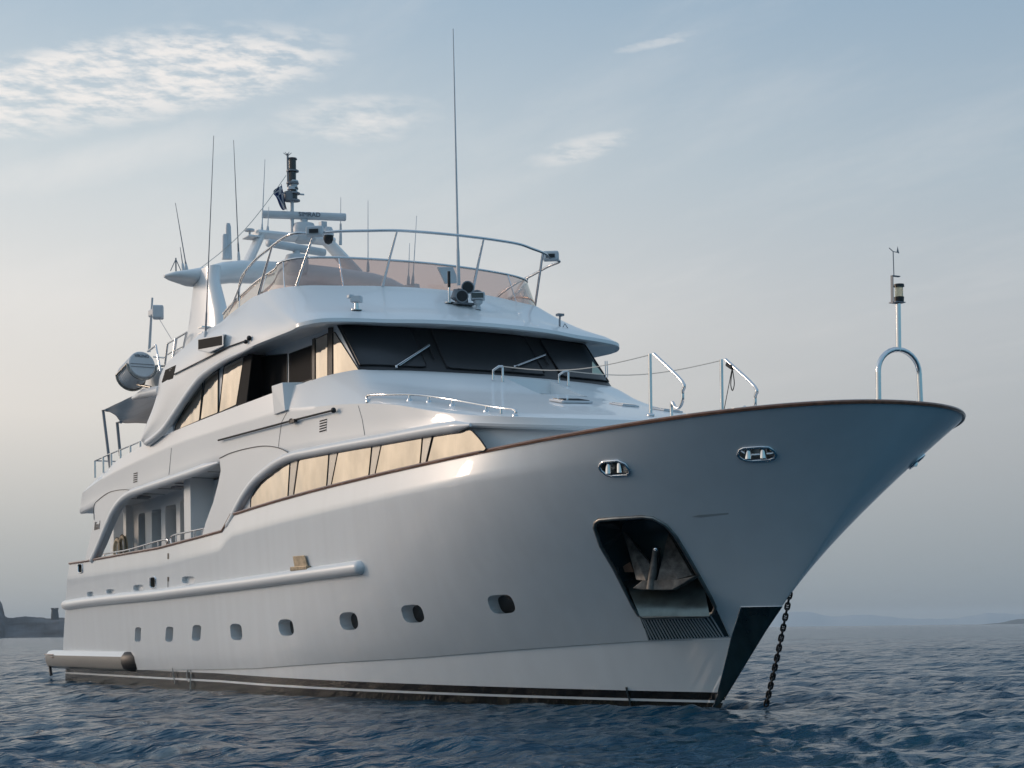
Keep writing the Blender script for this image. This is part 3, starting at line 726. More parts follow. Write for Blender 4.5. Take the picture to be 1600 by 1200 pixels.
# name in script on the after wing
def text(nm, s, mt, parent, loc, xdir, ydir, size, ext=.004, shear=0):
    cu = bpy.data.curves.new('txt', 'FONT'); cu.body = s; cu.size = size; cu.extrude = ext; cu.align_x = 'CENTER'; cu.align_y = 'CENTER'; cu.shear = shear
    t = bpy.data.objects.new('txt', cu); COL.objects.link(t); bpy.context.view_layer.update()
    me = bpy.data.meshes.new_from_object(t.evaluated_get(bpy.context.evaluated_depsgraph_get())); bpy.data.objects.remove(t)
    X = Vector(xdir).normalized(); Yv = Vector(ydir).normalized(); Z = X.cross(Yv)
    mm = Matrix((X, Yv, Z)).transposed().to_4x4(); mm.translation = Vector(loc); me.transform(mm)
    b = MB(); b.add([v.co.copy() for v in me.vertices], [tuple(p.vertices) for p in me.polygons]); return build(nm, b, mt, parent)
text('yacht_name', 'Iliad', mat('faded_name_paint', (.22, .19, .17), .6), shell, S(151, 822, Y=-3.752), (1, 0, .03), (0, 0, 1), .34, .004, .35)

# ---------------------------------------------------------------- main-deck house inside the side deck
hs = MB(); hs.box((-20.0, 0, 4.05), (10.4, 5.4, 2.7)); house = build('main_house', hs, GEL, YT)
cut = MB(); wins = []
for (x0, x1, y0a, y1a) in ((216, 227.5, 803, 866), (236.7, 252.5, 797, 862), (258, 276, 791, 858), (281, 302.5, 782, 850)):
    a = S(x0, y0a, Y=-2.7); b = S(x1, y1a, Y=-2.7); z1 = a.z; z0 = 3.0
    P = rounded([V(a.x, -2.9, z0), V(b.x, -2.9, z0), V(b.x, -2.9, z1), V(a.x, -2.9, z1)], .14)
    cut.prism(P, V(0, .62, 0)); wins.append([V(p.x, -2.30, p.z) for p in P])
boolean(house, cut, [GEL]); _bvh.clear()
for P in wins:
    m = MB(); m.add(P, [tuple(range(len(P)))]); w = build('door_window', m, VOID, house)
# bulkhead column that closes the side deck, and the lobby lamp
m = MB(); m.box((-18.68, -3.0, 4.2), (.5, .64, 2.9)); build('bulkhead_pillar', m, GEL, YT)
m = MB(); m.box((-19.6, -3.2, 5.30), (.35, .35, .06)); m.box((-22.6, -3.2, 5.24), (.3, .3, .05)); build('deckhead_lamp', m, GREYP, shell)
m = MB()
for k in range(7): m.box((-24.8 + k * 1.35, -3.2, 5.22 + k * .04), (.03, .9, .012))
build('deckhead_seam', m, GASK, shell)
m = MB(); m.box((-26.5, -2.75, 4.0), (.35, .35, 2.6)); m.box((-25.4, -2.75, 4.0), (.25, .25, 2.6)); build('aft_pillar', m, GEL, YT)
# side-deck rail on the cap rail, with curled ends
def rail(pts, r, posts, pr, par, nm='hand_rail', mt=STEEL, ret=False):
    m = MB(); m.tube(pts, r, 8); o = build(nm, m, mt, par, smooth=60)
    for a, b in posts:
        q = MB(); q.tube([a, b], pr, 8); build('rail_post', q, mt, o, smooth=60)
    return o
def capz(x): return ZS(x) + .06
ra = [S(164, 865.5, Y=-3.68), S(200, 859, Y=-3.68), S(258, 843, Y=-3.68)]
rail(spline([V(ra[0].x, -3.68, capz(ra[0].x))] + ra + [V(ra[2].x + .05, -3.68, capz(ra[2].x))], 5), .024, [(V(S(x, 860, Y=-3.68).x, -3.68, capz(S(x, 860, Y=-3.68).x)), S(x, y, Y=-3.68)) for x, y in ((182, 862), (203, 858.5), (225, 852), (247, 846))], .022, H)
rb = [S(268, 838, Y=-3.68), S(290, 832, Y=-3.68), S(318, 826, Y=-3.68)]
rail(spline([V(rb[0].x, -3.68, capz(rb[0].x))] + rb, 5), .024, [(V(S(x, 850, Y=-3.68).x, -3.68, capz(S(x, 850, Y=-3.68).x)), S(x, y, Y=-3.68)) for x, y in ((275, 836), (304, 829), (317, 826.5))], .022, H)

# ---------------------------------------------------------------- saloon wall and windows over the cap rail
wl = [V(-15.3, -3.62, 0), V(-12, -3.64, 0), V(-8, -3.64, 0), V(-4.2, -3.62, 0), V(-3.1, -3.5, 0), V(-2.3, -3.2, 0), V(-1.6, -2.75, 0), V(-1.0, -2.2, 0), V(-.7, -1.6, 0), V(-.5, -.8, 0), V(-.45, 0, 0)]
wl = spline(wl, 5); m = MB()
def topz(x): return interp(x, [-15.3, -14.1, -12.6, -10.7, -8.5, -3.6, -1.2, 0], [4.3, 4.5, 5.1, 5.34, 5.3, 5.24, 5.05, 4.95])
rw = [[V(p.x, p.y, 3.3 if p.x < -6 else 4.15), V(p.x, p.y, 4.2), V(p.x, p.y, topz(p.x))] for p in wl]
m.grid(rw); m.grid([[my(p) for p in r] for r in rw]); sal = build('saloon_wall', m, GEL, YT, smooth=30)
def pane(nm, pix, Y, mt, par, rad=.06, gask=True, gr=.014, mirror=True, fr=GASK):
    P = [S(x, y, Y=Y) for x, y in pix]; P = rounded(P, rad, 4)
    o = None
    m = MB(); m.prism(P, V(0, .012, 0)); o = build(nm, m, mt, par)
    if gask:
        q = MB(); q.tube([p for p in P] + [P[0]], gr, 6, caps=False); build('gasket', q, fr, o, smooth=60)
    return o
YW = -3.655
pane('saloon_window', [(391.5, 794.5), (392, 779), (398, 768), (410, 752), (425, 738), (440, 728.5), (453, 722.5), (449.5, 779.5)], YW, MIRG, sal, .05)
pane('saloon_window', [(466.5, 719), (514, 708.5), (510, 762.5), (458.5, 776.5)], YW, MIRG, sal, .09)
pane('saloon_window', [(528, 706), (581, 696), (576, 745.5), (517, 761)], YW, MIRG, sal, .09)
pane('saloon_window', [(596, 693.5), (660, 682), (656, 727), (585.5, 743)], YW, MIRG, sal, .09)
pane('saloon_window', [(676, 681), (736, 671), (750, 686), (760, 700.5), (757, 704.5), (665, 724.5)], YW + .02, MIRG, sal, .09)
FRAME = mat('brushed_window_post', (.42, .40, .37), .3, .6)
for a in ([(454.5, 722), (465, 718), (457, 776), (451, 778)], [(515.5, 708), (527, 706), (516, 761), (511.5, 762.5)], [(582.5, 696), (595, 693.5), (584.5, 743), (577.5, 745)], [(661.5, 682.5), (674.5, 681), (664, 724.5), (657.5, 726.5)]):
    m = MB(); m.prism([S(x, y, Y=YW - .004) for x, y in a], V(0, .015, 0)); build('window_post', m, FRAME, sal)

# ---------------------------------------------------------------- boom, vents and handrails on the side
m = MB(); P = [S(x, y, Y=-3.80) for x, y in ((341, 688), (455, 657.5), (521, 641))]; m.tube(P, .022, 6); bo = build('boat_boom', m, ROPE, shell, smooth=60)
m = MB(); m.ball(P[2], .06, 8); m.ball(P[1], .055, 8); m.box(P[1] + V(.1, 0, -.02), (.3, .08, .07)); build('boom_fitting', m, BLACK, bo)
def vent(pix, n, host):
    a, b, c, d = [hit(host, *q)[0] + V(0, -.004, 0) for q in pix]; m = MB(); m.add([a, b, c, d], [(0, 1, 2, 3)]); par = build('side_vent', m, GEL, host)
    for k in range(n):
        f0 = (k + .2) / n; f1 = (k + .68) / n
        m = MB(); m.prism([p + V(0, -.004, 0) for p in (a.lerp(d, f0), b.lerp(c, f0), b.lerp(c, f1), a.lerp(d, f1))], V(0, .003, 0)); build('vent_slot', m, VOID, par)
vent([(500, 656.5), (511, 653.5), (510, 674), (499.5, 677)], 5, shell)
vent([(209, 739), (215, 737.5), (214.5, 754), (208.5, 755.5)], 5, shell)

# hand rail on the trunk edge
pts = []
for x, y in ((575, 618), (605, 616.5), (640, 616.5), (670, 619), (707, 624.5), (735, 629.5), (760, 634), (783, 637.5), (805, 640.5)):
    b, n = hit(shell, x, y + 9)
    pts.append((b, S(x, y, Y=b.y)))
tp = spline([pts[0][0]] + [q for _, q in pts] + [pts[-1][0]], 4)
hr = rail(tp, .026, [(pts[i][0], pts[i][1]) for i in (2, 3, 4, 6, 7)], .022, shell)
o = MB()
for i in (0, 2, 3, 4, 6, 8): o.lathe(pts[i][0], (0, 0, 1), [(-.02, .055), (.02, .055), (.05, .03)], 10)
build('rail_foot', o, STEEL, hr, smooth=40)
# wing-station fairing (faceted box at the side)
a, b, c, d = S(424, 603, Y=-3.80), S(441, 597.5, Y=-3.80), S(445, 642, Y=-3.80), S(428, 648, Y=-3.78)
e, f = S(473, 597, Y=-3.42), V(a.x, -3.3, a.z); g = S(452, 640, Y=-3.72)
m = MB(); vs = [a, b, c, d, V(a.x, -3.2, a.z), e, g, V(d.x, -3.3, d.z), V(e.x, -3.2, e.z)]
m.add(vs, [(0, 1, 2, 3), (1, 5, 6, 2), (0, 4, 8, 5, 1), (0, 3, 7, 4), (3, 2, 6, 7), (4, 7, 6, 5, 8)]); build('wing_station', m, GEL, YT, bevel=.015)

# ---------------------------------------------------------------- upper house: windows, lobby and wheelhouse
UH = MB(); UH.box((-16.4, 0, 7.35), (5.0, 7.22, 2.0)); uh = build('upper_house', UH, GEL, YT)
YU = -3.635
upan = [[(274, 673), (262, 678), (272, 655), (290, 622), (303, 603), (316, 592.5), (313, 655)], [(319, 594), (327, 585.5), (347, 575), (341, 645), (312.5, 656)], [(350, 573), (372, 563), (381, 559.5), (369, 633), (342, 645)]]
pane('upper_window', [(272.5, 674), (275, 664), (292, 632), (306, 607), (317, 596), (311.5, 657)], YU, MIRG, uh, .05)
pane('upper_window', [(320, 594.5), (328, 585.5), (344, 576), (341, 577), (340.5, 645), (313, 656)], YU, MIRG, uh, .05)
pane('upper_window', [(350, 572.5), (378, 558), (381, 559.5), (369.5, 632.5), (342, 645)], YU, MIRG, uh, .05)
m = MB(); xb = S(378, 560, Y=YU).x
m.prism([V(-13.89, -3.48, 6.6), V(-13.89, -3.48, 8.25), V(-13.89, -2.6, 8.25), V(-13.89, -2.6, 6.6)], V(.03, 0, 0)); build('lobby_glass', m, VOID, uh)
m = MB(); m.prism([S(x, y, Y=YU - .03) for x, y in ((381.5, 557), (394, 553), (384, 636), (369.5, 636))], V(0, .04, 0)); build('end_panel', m, VOID, uh)
WH = MB()
wy = -3.13; xf = -9.45
WH.prism([V(-13.6, wy, 6.6), V(-8.28, wy, 6.6), V(-8.28, wy, 6.90), V(-9.52, wy, 8.12), V(-13.6, wy, 8.12)], V(0, -2 * wy, 0)); wh = build('wheelhouse', WH, GEL, YT)
def wpane(nm, pix, mt, gask=True, Y=wy - .012): return pane(nm, pix, Y, mt, wh, .02, gask, .012)
wpane('side_door', [(388, 559), (448.5, 553), (448.5, 612), (383, 636)], VOID)
wpane('side_door', [(452, 553), (487, 540), (487, 592), (452, 604)], VOID)
wpane('side_window', [(492.5, 530), (512, 521), (512, 592), (492.5, 600)], MIRG)
wpane('side_window', [(519.5, 520), (523, 519), (562, 580), (556, 585), (519.5, 592)], MIRG)
m = MB(); m.prism([S(x, y, Y=wy - .03) for x, y in ((512.5, 512), (519, 511), (519, 588), (512.5, 590))], V(0, .05, 0)); build('window_mullion', m, BLACK, wh)
m = MB(); m.prism([S(x, y, Y=wy - .03) for x, y in ((487.5, 530), (491.5, 528), (491.5, 600), (487.5, 602))], V(0, .05, 0)); build('window_mullion', m, GASK, wh)
# windscreen
ws_b = spline([V(-8.26, -3.16, 6.88), V(-8.10, -2.9, 6.88), V(-7.98, -2.2, 6.88), V(-7.86, -1.1, 6.88), V(-7.82, 0, 6.88)], 5)
ws_t = spline([V(-9.50, -3.16, 8.1), V(-9.32, -2.9, 8.1), V(-9.12, -2.1, 8.1), V(-8.96, -1.05, 8.1), V(-8.90, 0, 8.1)], 5)
ws_b = ws_b + [my(p) for p in ws_b[::-1][1:]]; ws_t = ws_t + [my(p) for p in ws_t[::-1][1:]]
m = MB(); m.grid([[b_, b_.lerp(t_, .5), t_] for b_, t_ in zip(ws_b, ws_t)])
wsn = build('windscreen', m, MESH, wh, smooth=60)
NB_ = len(ws_b) - 1
def onws(f, g, off=.0):
    x = f * NB_; i = min(int(x), NB_ - 1); t = x - i; b_ = ws_b[i].lerp(ws_b[i + 1], t); t_ = ws_t[i].lerp(ws_t[i + 1], t)
    n = (ws_b[i + 1] - ws_b[i]).cross(t_ - b_).normalized()
    if n.x < 0: n = -n
    return b_.lerp(t_, g) + n * off
for f0, f1 in ((.03, .31), (.36, .64), (.69, .97)):
    Q = [onws(f0 + .045 * .2, .9, .02), onws(f0 + .0, .12, .02)]
    edge = [onws(f0 + (f1 - f0) * k / 8, .12, .022) for k in range(9)] + [onws(f1 - (f1 - f0) * k / 8, .92, .022) for k in range(9)]
    m = MB(); m.tube(rounded(edge, .12, 3) + [edge[0]], .016, 6, caps=False); build('pane_seal', m, BLACK, wsn, smooth=60)
    m = MB(); g0 = []
    for k in range(9): g0.append([onws(f0 + (f1 - f0) * k / 8, g_, .012) for g_ in (.12, .5, .92)])
    m.grid(g0); build('windscreen_pane', m, DGLASS if False else mat('dark_pane_cover', (.014, .016, .019), .30, bump=(3, .2, .02)), wsn, smooth=60)
for pix in ([(448, 645), (440, 660), (436, 690), (434, 712)], [(268, 700), (266, 722), (264, 742)], [(560, 634), (566, 655), (570, 680)]):
    P = [hit(shell, *q)[0] for q in pix]
    if all(p is not None for p in P): m = MB(); m.tube([p + V(0, -.002, 0) for p in P], .006, 4); build('panel_joint', m, GRV, shell)
# wipers
for (x0, y0, x1, y1, xp, yp) in ((618, 578, 670, 542, 678, 562), (802, 578, 850, 557, 856, 572)):
    p0 = V(*S(x0, y0, X=-8.0)); 
    def near(px, py, off): 
        h = bvh(wsn).ray_cast(CAMP, ray(px, py).normalized()); n = h[1]; n = n if n.x > 0 else -n; return h[0] + n * off
    A, B_ = near(x0, y0 - 2, .07), near(x1, y1, .07); m = MB(); m.tube([A, B_], .014, 6); A2, B2 = near(x0 + 5, y0 - 2.5, .07), near(x1 + .5, y1 + 1.5, .07); m.tube([A2, B2], .01, 6); m.tube([A, A - V(-.02, 0, .03)], .03, 8)
    wi = build('wiper_arm', m, STEEL, wsn, smooth=60)
    m = MB(); m.tube([near(x1 - 2, y1 - 1, .04), near(xp, yp, .035)], .014, 6); build('wiper_blade', m, BLACK, wi, smooth=60)

# ---------------------------------------------------------------- roof with visor, side wings and fly-bridge coaming
def PX(x, y, Y): return S(x, y, Y=Y)
RT = [ # (lower edge, upper edge) from the centre of the visor round to the after tip
 (V(-8.02, 0, 8.0), V(-10.5, 0, 9.25)), (V(-8.08, -.8, 8.0), V(-10.56, -.8, 9.25)), (V(-8.24, -1.6, 8.0), V(-10.75, -1.55, 9.25)), (V(-8.55, -2.4, 8.0), V(-11.05, -2.25, 9.25)),
 (V(-8.75, -3.15, 8.0), V(-11.35, -2.95, 9.25)), (V(-8.92, -3.75, 7.97), V(-11.7, -3.3, 9.25)), (V(-9.4, -4.05, 7.93), V(-12.35, -3.48, 9.27)),
 (PX(455, 517, -4.04), V(-13.1, -3.52, 9.27)), (PX(425, 529, -3.98), PX(394, 465, -3.52)), (PX(400, 539, -3.98), PX(375, 479, -3.53)),
 (PX(375, 551, -3.94), PX(358, 492, -3.55)), (PX(350, 563, -3.9), PX(343, 505, -3.58)), (PX(330, 576, -3.86), PX(320, 517, -3.6)), (PX(314, 589, -3.83), PX(298, 534, -3.62)),
 (PX(300, 606, -3.82), PX(280, 550, -3.65)), (PX(286, 626, -3.82), PX(262, 566, -3.68)), (PX(270, 650, -3.81), PX(250, 588, -3.7)), (PX(256, 670, -3.8), PX(246, 614, -3.72)),
 (PX(242, 683, -3.8), PX(238, 640, -3.74)), (PX(231, 691, -3.8), PX(229, 662, -3.75)), (PX(224, 694, -3.79), PX(222.5, 684, -3.76))]
RS = resample(RT, 4)
rows = []
for L_, T_ in RS:
    side = min(1, max(0, (-9.6 - L_.x) / 2)); d = (T_ - L_)
    inn_ = V(min(L_.x, -8.9) - .9 * (1 - side), L_.y * .86 if side < 1 else L_.y + .5, L_.z + .10)
    k = min(1, d.length / .9)
    r = [V(min(inn_.x, -9.4), 0, inn_.z + .02) if L_.x > -13.8 else V(inn_.x, inn_.y, inn_.z), inn_, L_ + V(-.05, .07, -.015) , L_ + V(.0, .0, .01), L_ + V(.0, -.0, .09 * k) + V(-.01, 0, 0)]
    base = L_ + V(-.02, .01, .15 * k); hipz = .16 * (1 - side)
    for j in range(1, 9):
        t = j / 8; p = base.lerp(T_, t); p = p + V(0, 0, -hipz * sin(pi * t) * .55); 
        if side > 0: p.y -= .06 * side * sin(pi * t)
        r.append(p)
    r += [T_ + V(-.10, .10, 0) * (1 - side) + V(0, .22, 0) * side, V(T_.x - .1, T_.y + .25, T_.z - .5 * k), V(min(T_.x, -11) if side < 1 else T_.x, 0 if L_.x > -17.5 else T_.y + .25, max(T_.z - .5 * k, L_.z + .02))]
    rows.append(r)
m = MB(); m.grid(rows); m.grid([[my(p) for p in r] for r in rows]); roof = build('roof_visor', m, GEL, YT, smooth=26)
lo = [r[3] for r in rows]; pr_ = [p for p in lo if p.x < -12.2]
rr = [.10 * (.3 + .7 * min(1, i / 14, (len(pr_) - 1 - i) / 3)) for i in range(len(pr_))]
m = MB(); m.tube([p + V(0, .04, 0) for p in pr_], rr, 10); m.tube(mir([p + V(0, .04, 0) for p in pr_]), rr, 10); build('edge_moulding', m, GEL, roof, smooth=60)
# deck plates closing the roof aft
m = MB(); m.box((-16.2, 0, 8.36), (5.6, 6.7, .3)); build('fly_deck', m, GEL2, roof)
# intake scoop, boom line, grille on the wing
a_ = S(309, 531, Y=-3.95); m = MB()
P = [S(x, y, Y=-4.0) for x, y in ((310, 531), (347, 524.5), (347, 539), (310, 546))]
tipb = S(357, 521, Y=-3.72)
outer = [S(x, y, Y=-4.0) for x, y in ((309, 528.5), (349, 522), (349, 541), (326, 551.5), (309, 548))]
back = [V(p.x + .25, -3.6, p.z) for p in outer]; back[1] = S(357, 521.5, Y=-3.6); back[2] = S(352, 540, Y=-3.6)
m.add(outer + back, [(0, 1, 2, 3, 4), (9, 8, 7, 6, 5)] + [(i, (i + 1) % 5, (i + 1) % 5 + 5, i + 5) for i in range(5)]); sc = build('air_intake', m, GEL, roof, bevel=.02)
m = MB(); m.prism([p + V(0, -.006, 0) for p in P], V(0, .004, 0)); build('intake_opening', m, VOID, sc)
m = MB(); q = [hit(roof, x, y)[0] for x, y in ((273, 585.5), (300, 572), (330, 557), (360, 541.5), (390, 531))]; q = [p + V(0, -.03, 0) for p in q if p]; m.tube(q, .016, 6); bl = build('awning_track', m, ROPE, roof, smooth=60)
m = MB(); m.ball(q[-1] + V(.1, -.02, .02), .06, 8); m.ball(q[-1] + V(-.12, -.02, -.03), .05, 8); build('track_end', m, BLACK, bl)
for k in range(8):
    f = k / 7; p0, p1 = (254.5 + (275 - 254.5) * 0 + 0, 0), None
    x0, y0 = 256.5 - 2.8 * f, 0
    A = (258.5 - 5.0 * f, 578.5 + 16.5 * f); B = (275 - 4.2 * f, 570.5 + 17.5 * f)
    pa, pb = hit(roof, *A)[0], hit(roof, *B)[0]
    if pa and pb: m = MB(); m.prism([pa + V(0, -.012, 0), pb + V(0, -.012, 0), pb + V(0, -.012, -.055), pa + V(0, -.012, -.055)], V(0, .02, 0)); build('grille_slot', m, VOID, roof)

# ---------------------------------------------------------------- fly-bridge screen and rails
PINK = bpy.data.materials.new('rose_tinted_acrylic'); PINK.use_nodes = True
def pinkmat():
    nt = PINK.node_tree; N = nt.nodes; N.clear(); out = N.new('ShaderNodeOutputMaterial')
    tr = N.new('ShaderNodeBsdfTransparent'); tr.inputs[0].default_value = (.74, .60, .57, 1)
    gl = N.new('ShaderNodeBsdfGlossy'); gl.inputs[0].default_value = (.95, .85, .72, 1); gl.inputs['Roughness'].default_value = .10
    df = N.new('ShaderNodeBsdfDiffuse'); df.inputs[0].default_value = (.50, .37, .35, 1)
    fr = N.new('ShaderNodeLayerWeight'); fr.inputs[0].default_value = .5; pw = N.new('ShaderNodeMath'); pw.operation = 'POWER'; pw.inputs[1].default_value = 3; nt.links.new(fr.outputs['Facing'], pw.inputs[0])
    m1 = N.new('ShaderNodeMixShader'); m1.inputs[0].default_value = .30; nt.links.new(tr.outputs[0], m1.inputs[1]); nt.links.new(df.outputs[0], m1.inputs[2])
    ad = N.new('ShaderNodeMath'); ad.operation = 'MULTIPLY_ADD'; ad.inputs[1].default_value = 1.6; ad.inputs[2].default_value = .05; ad.use_clamp = True; nt.links.new(pw.outputs[0], ad.inputs[0])
    m2 = N.new('ShaderNodeMixShader'); nt.links.new(ad.outputs[0], m2.inputs[0]); nt.links.new(m1.outputs[0], m2.inputs[1]); nt.links.new(gl.outputs[0], m2.inputs[2])
    nt.links.new(m2.outputs[0], out.inputs[0])
pinkmat()
GB = [PX(349, 500, -3.48), PX(362, 487, -3.48), PX(378, 476, -3.5), V(-13.4, -3.48, 9.25), V(-12.7, -3.47, 9.25), V(-12.05, -3.38, 9.24), V(-11.5, -3.08, 9.23), V(-11.1, -2.45, 9.23), V(-10.82, -1.65, 9.23), V(-10.6, -.8, 9.23), V(-10.55, 0, 9.23)]
GT = [PX(349, 491, -3.45), PX(362, 475, -3.42), PX(380, 459, -3.38), PX(402, 439, -3.32), PX(430, 420, -3.25), V(-12.4, -3.24, 9.93), V(-11.85, -3.02, 9.95), V(-11.45, -2.4, 9.95), V(-11.22, -1.6, 9.95), V(-11.08, -.7, 9.95), V(-11.04, 0, 9.95)]
GB = spline(GB, 4); GT = spline(GT, 4); fullB = GB + [my(p) for p in GB[::-1][1:]]; fullT = GT + [my(p) for p in GT[::-1][1:]]
scr = MB(); tube_top = MB(); tube_top.tube(fullT, .03, 8); sr = build('screen_top_rail', tube_top, STEEL, roof, smooth=60)
nS = len(fullB) - 1; cuts = [0, 8, 16, 22, 31, nS // 2 + 9, nS - 22, nS - 12, nS]
cuts = sorted(set([0, 7, 14, 21, 29, 51, 59, 66, 73, nS]))
for a, b in zip(cuts[:-1], cuts[1:]):
    m = MB(); m.grid([[fullB[i] - V(0, 0, .06), fullB[i].lerp(fullT[i], .5), fullT[i]] for i in range(a, b + 1)]); build('screen_panel', m, PINK, sr, smooth=60)
for i in cuts[1:-1]:
    m = MB(); m.tube([fullB[i] - V(0, 0, .08), fullT[i]], .02, 6); build('screen_post', m, STEEL, sr, smooth=60)
RL = [PX(373, 456, -3.42), PX(375, 443, -3.43), PX(381, 428, -3.45), PX(400, 405, -3.48), PX(420, 389, -3.5), PX(440, 373.5, -3.5), PX(460, 364.5, -3.46), V(-10.78, -3.08, 10.3), V(-10.36, -2.68, 10.3), V(-10.0, -2.1, 10.3), V(-9.7, -1.55, 10.3), V(-9.56, -.75, 10.3), V(-9.52, 0, 10.3)]
RL = spline(RL, 4); full = RL + [my(p) for p in RL[::-1][1:]]
m = MB(); m.tube([full[0] + V(-.05, 0, -.5)] + full + [full[-1] + V(-.05, 0, -.5)], .032, 8); gr_ = build('guard_rail', m, STEEL, roof, smooth=60)
def nearest(pts, px, py=None):
    best = None
    for i, p in enumerate(pts):
        q = p - CAMP; D = q.dot(VV); x = F * q.dot(RR) / D; y = F * q.z / D; X = 800 + x * cos(ROLL) - y * sin(ROLL)
        d = abs(X - px)
        if best is None or d < best[0]: best = (d, i)
    return best[1]
hf = len(full) // 2; hb = len(fullB) // 2
for tx, bx in ((424, 403), (487, 466), (624, 603), (757, 738)):
    a = full[:hf + 14][nearest(full[:hf + 14], tx)]; b = fullB[:hb + 14][nearest(fullB[:hb + 14], bx)]
    m = MB(); m.tube([a, a.lerp(b, .45), b - V(0, 0, .05)], [.022, .03, .04], 8); build('rail_stanchion', m, STEEL, gr_, smooth=60)
P_r = full[hf:]; P_b = fullB[hb:]; P_t = fullT[hb:]
for tx, bx in ((846, 832), (827, 813)):
    cand = P_r[:nearest(P_r[:22], 990) + 1] if tx == 846 else P_r[16:]
    a = cand[nearest(cand, tx)]; b = (P_b[:26] if tx == 846 else P_b[22:])[nearest(P_b[:26] if tx == 846 else P_b[22:], bx)]
    m = MB(); m.tube([a, b - V(0, 0, .05)], .03, 8); build('rail_stanchion', m, STEEL, gr_, smooth=60)
a = full[14]; m = MB(); m.tube([full[9], PX(353, 500, -3.45)], .022, 8); build('rail_stanchion', m, STEEL, gr_, smooth=60)

# ---------------------------------------------------------------- radar arch
def PXx(x, y, X): return S(x, y, X=X)
def leg_loft(sections):       # each: (x0, x1, yc, th, z)
    rows = []
    for x0, x1, yc, th, z in sections:
        r = []
        for k in range(16):
            a = 2 * pi * k / 16; r.append(V((x0 + x1) / 2 + (x1 - x0) / 2 * (abs(cos(a)) ** .7) * (1 if cos(a) >= 0 else -1), yc + th * (abs(sin(a)) ** .7) * (1 if sin(a) >= 0 else -1), z))
        rows.append(r + [r[0]])
    return rows
m = MB()
x1b, x0b = S(353, 522, Y=-3.0).x, S(296, 545, Y=-3.0).x
x1t, x0t = S(338, 430, Y=-2.85).x, S(309, 440, Y=-2.85).x
lr = leg_loft([(x0b, x1b + .1, -3.05, .26, 8.5), (x0b, x1b, -3.0, .24, 9.15), (x0b + .25, x1b - .12, -3.0, .22, 9.6), (x0t + .05, x1t + .15, -2.9, .2, 10.45), (x0t - .1, x1t + .1, -2.85, .2, 10.85)])
m.grid(lr); m.add(lr[0][:-1], [tuple(range(16))]); AR = build('radar_arch', m, GEL, YT, smooth=50)
m = MB(); m.grid([[my(p) for p in r] for r in lr]); build('arch_support', m, GEL, AR, smooth=50)
# crowned crossbeam with wings outboard of the legs
xc = -18.7; rows = []
for y, zt, zb_, hx in ((-3.86, 10.72, 10.66, .08), (-3.65, 10.79, 10.62, .34), (-3.15, 10.90, 10.52, .55), (-2.8, 10.99, 10.52, .62), (-2.4, 11.13, 10.62, .70), (-1.9, 11.22, 10.72, .70), (-1.0, 11.27, 10.78, .70), (0, 11.29, 10.8, .7), (1.0, 11.27, 10.78, .70), (1.9, 11.22, 10.72, .70), (2.4, 11.13, 10.62, .7), (2.8, 10.99, 10.52, .62), (3.15, 10.90, 10.52, .55), (3.65, 10.79, 10.62, .34), (3.86, 10.72, 10.66, .08)):
    zc = (zt + zb_) / 2; hz = (zt - zb_) / 2; r = []
    for k in range(16):
        a = 2 * pi * k / 16; r.append(V(xc + hx * (abs(cos(a)) ** .6) * (1 if cos(a) >= 0 else -1), y, zc + hz * (abs(sin(a)) ** .8) * (1 if sin(a) >= 0 else -1)))
    rows.append(r + [r[0]])
m = MB(); m.grid(rows); m.add(rows[0][:-1], [tuple(range(16))]); m.add(rows[-1][:-1], [tuple(range(16))]); build('cross_beam', m, GEL, AR, smooth=50)
m = MB(); m.lathe(V(xc + .72, -1.75, 11.0), (0, 1, 0), [(-.004, .26), (.004, .26)], 16); 
# upper mast frame
XM = -19.0
pA, pB, pC, pD = PXx(378, 412, XM), PXx(406, 366, XM), PXx(512, 377, XM), PXx(556, 414, XM)
def blade(a, b, w0, w1, t, up=V(0, 0, 1)):
    m = MB(); rows = []
    for p, w in ((a, w0), (b, w1)):
        r = []
        for k in range(12):
            an = 2 * pi * k / 12; d = (b - a).normalized(); s_ = d.cross(V(1, 0, 0)).normalized()
            r.append(p + V(1, 0, 0) * cos(an) * w + s_ * sin(an) * t)
        rows.append(r + [r[0]])
    m.grid(rows); m.add(rows[0][:-1], [tuple(range(12))]); m.add(rows[1][:-1], [tuple(range(12))]); return m
build('mast_frame_leg', blade(pA + V(0, 0, -.3), pB + V(0, .03, 0), .34, .26, .11), GEL, AR, smooth=50)
build('mast_frame_leg', blade(pD + V(0, .02, -.25), pC + V(0, -.05, .02), .34, .26, .13), GEL, AR, smooth=50)
build('mast_frame_top', blade(pB + V(0, -.12, 0), pC + V(0, .12, 0), .28, .28, .11), GEL, AR, smooth=50)
m = MB(); q = PXx(393, 371, XM); m.box(q, (.5, .35, .05)); build('antenna_shelf', m, GEL, AR, bevel=.02)
m = MB(); m.lathe(PXx(390, 371, XM), (0, 0, 1), [(0, .03), (.16, .03), (.17, .14), (.22, .13), (.24, .03)], 14); build('satellite_antenna', m, PLAS, AR, smooth=40)
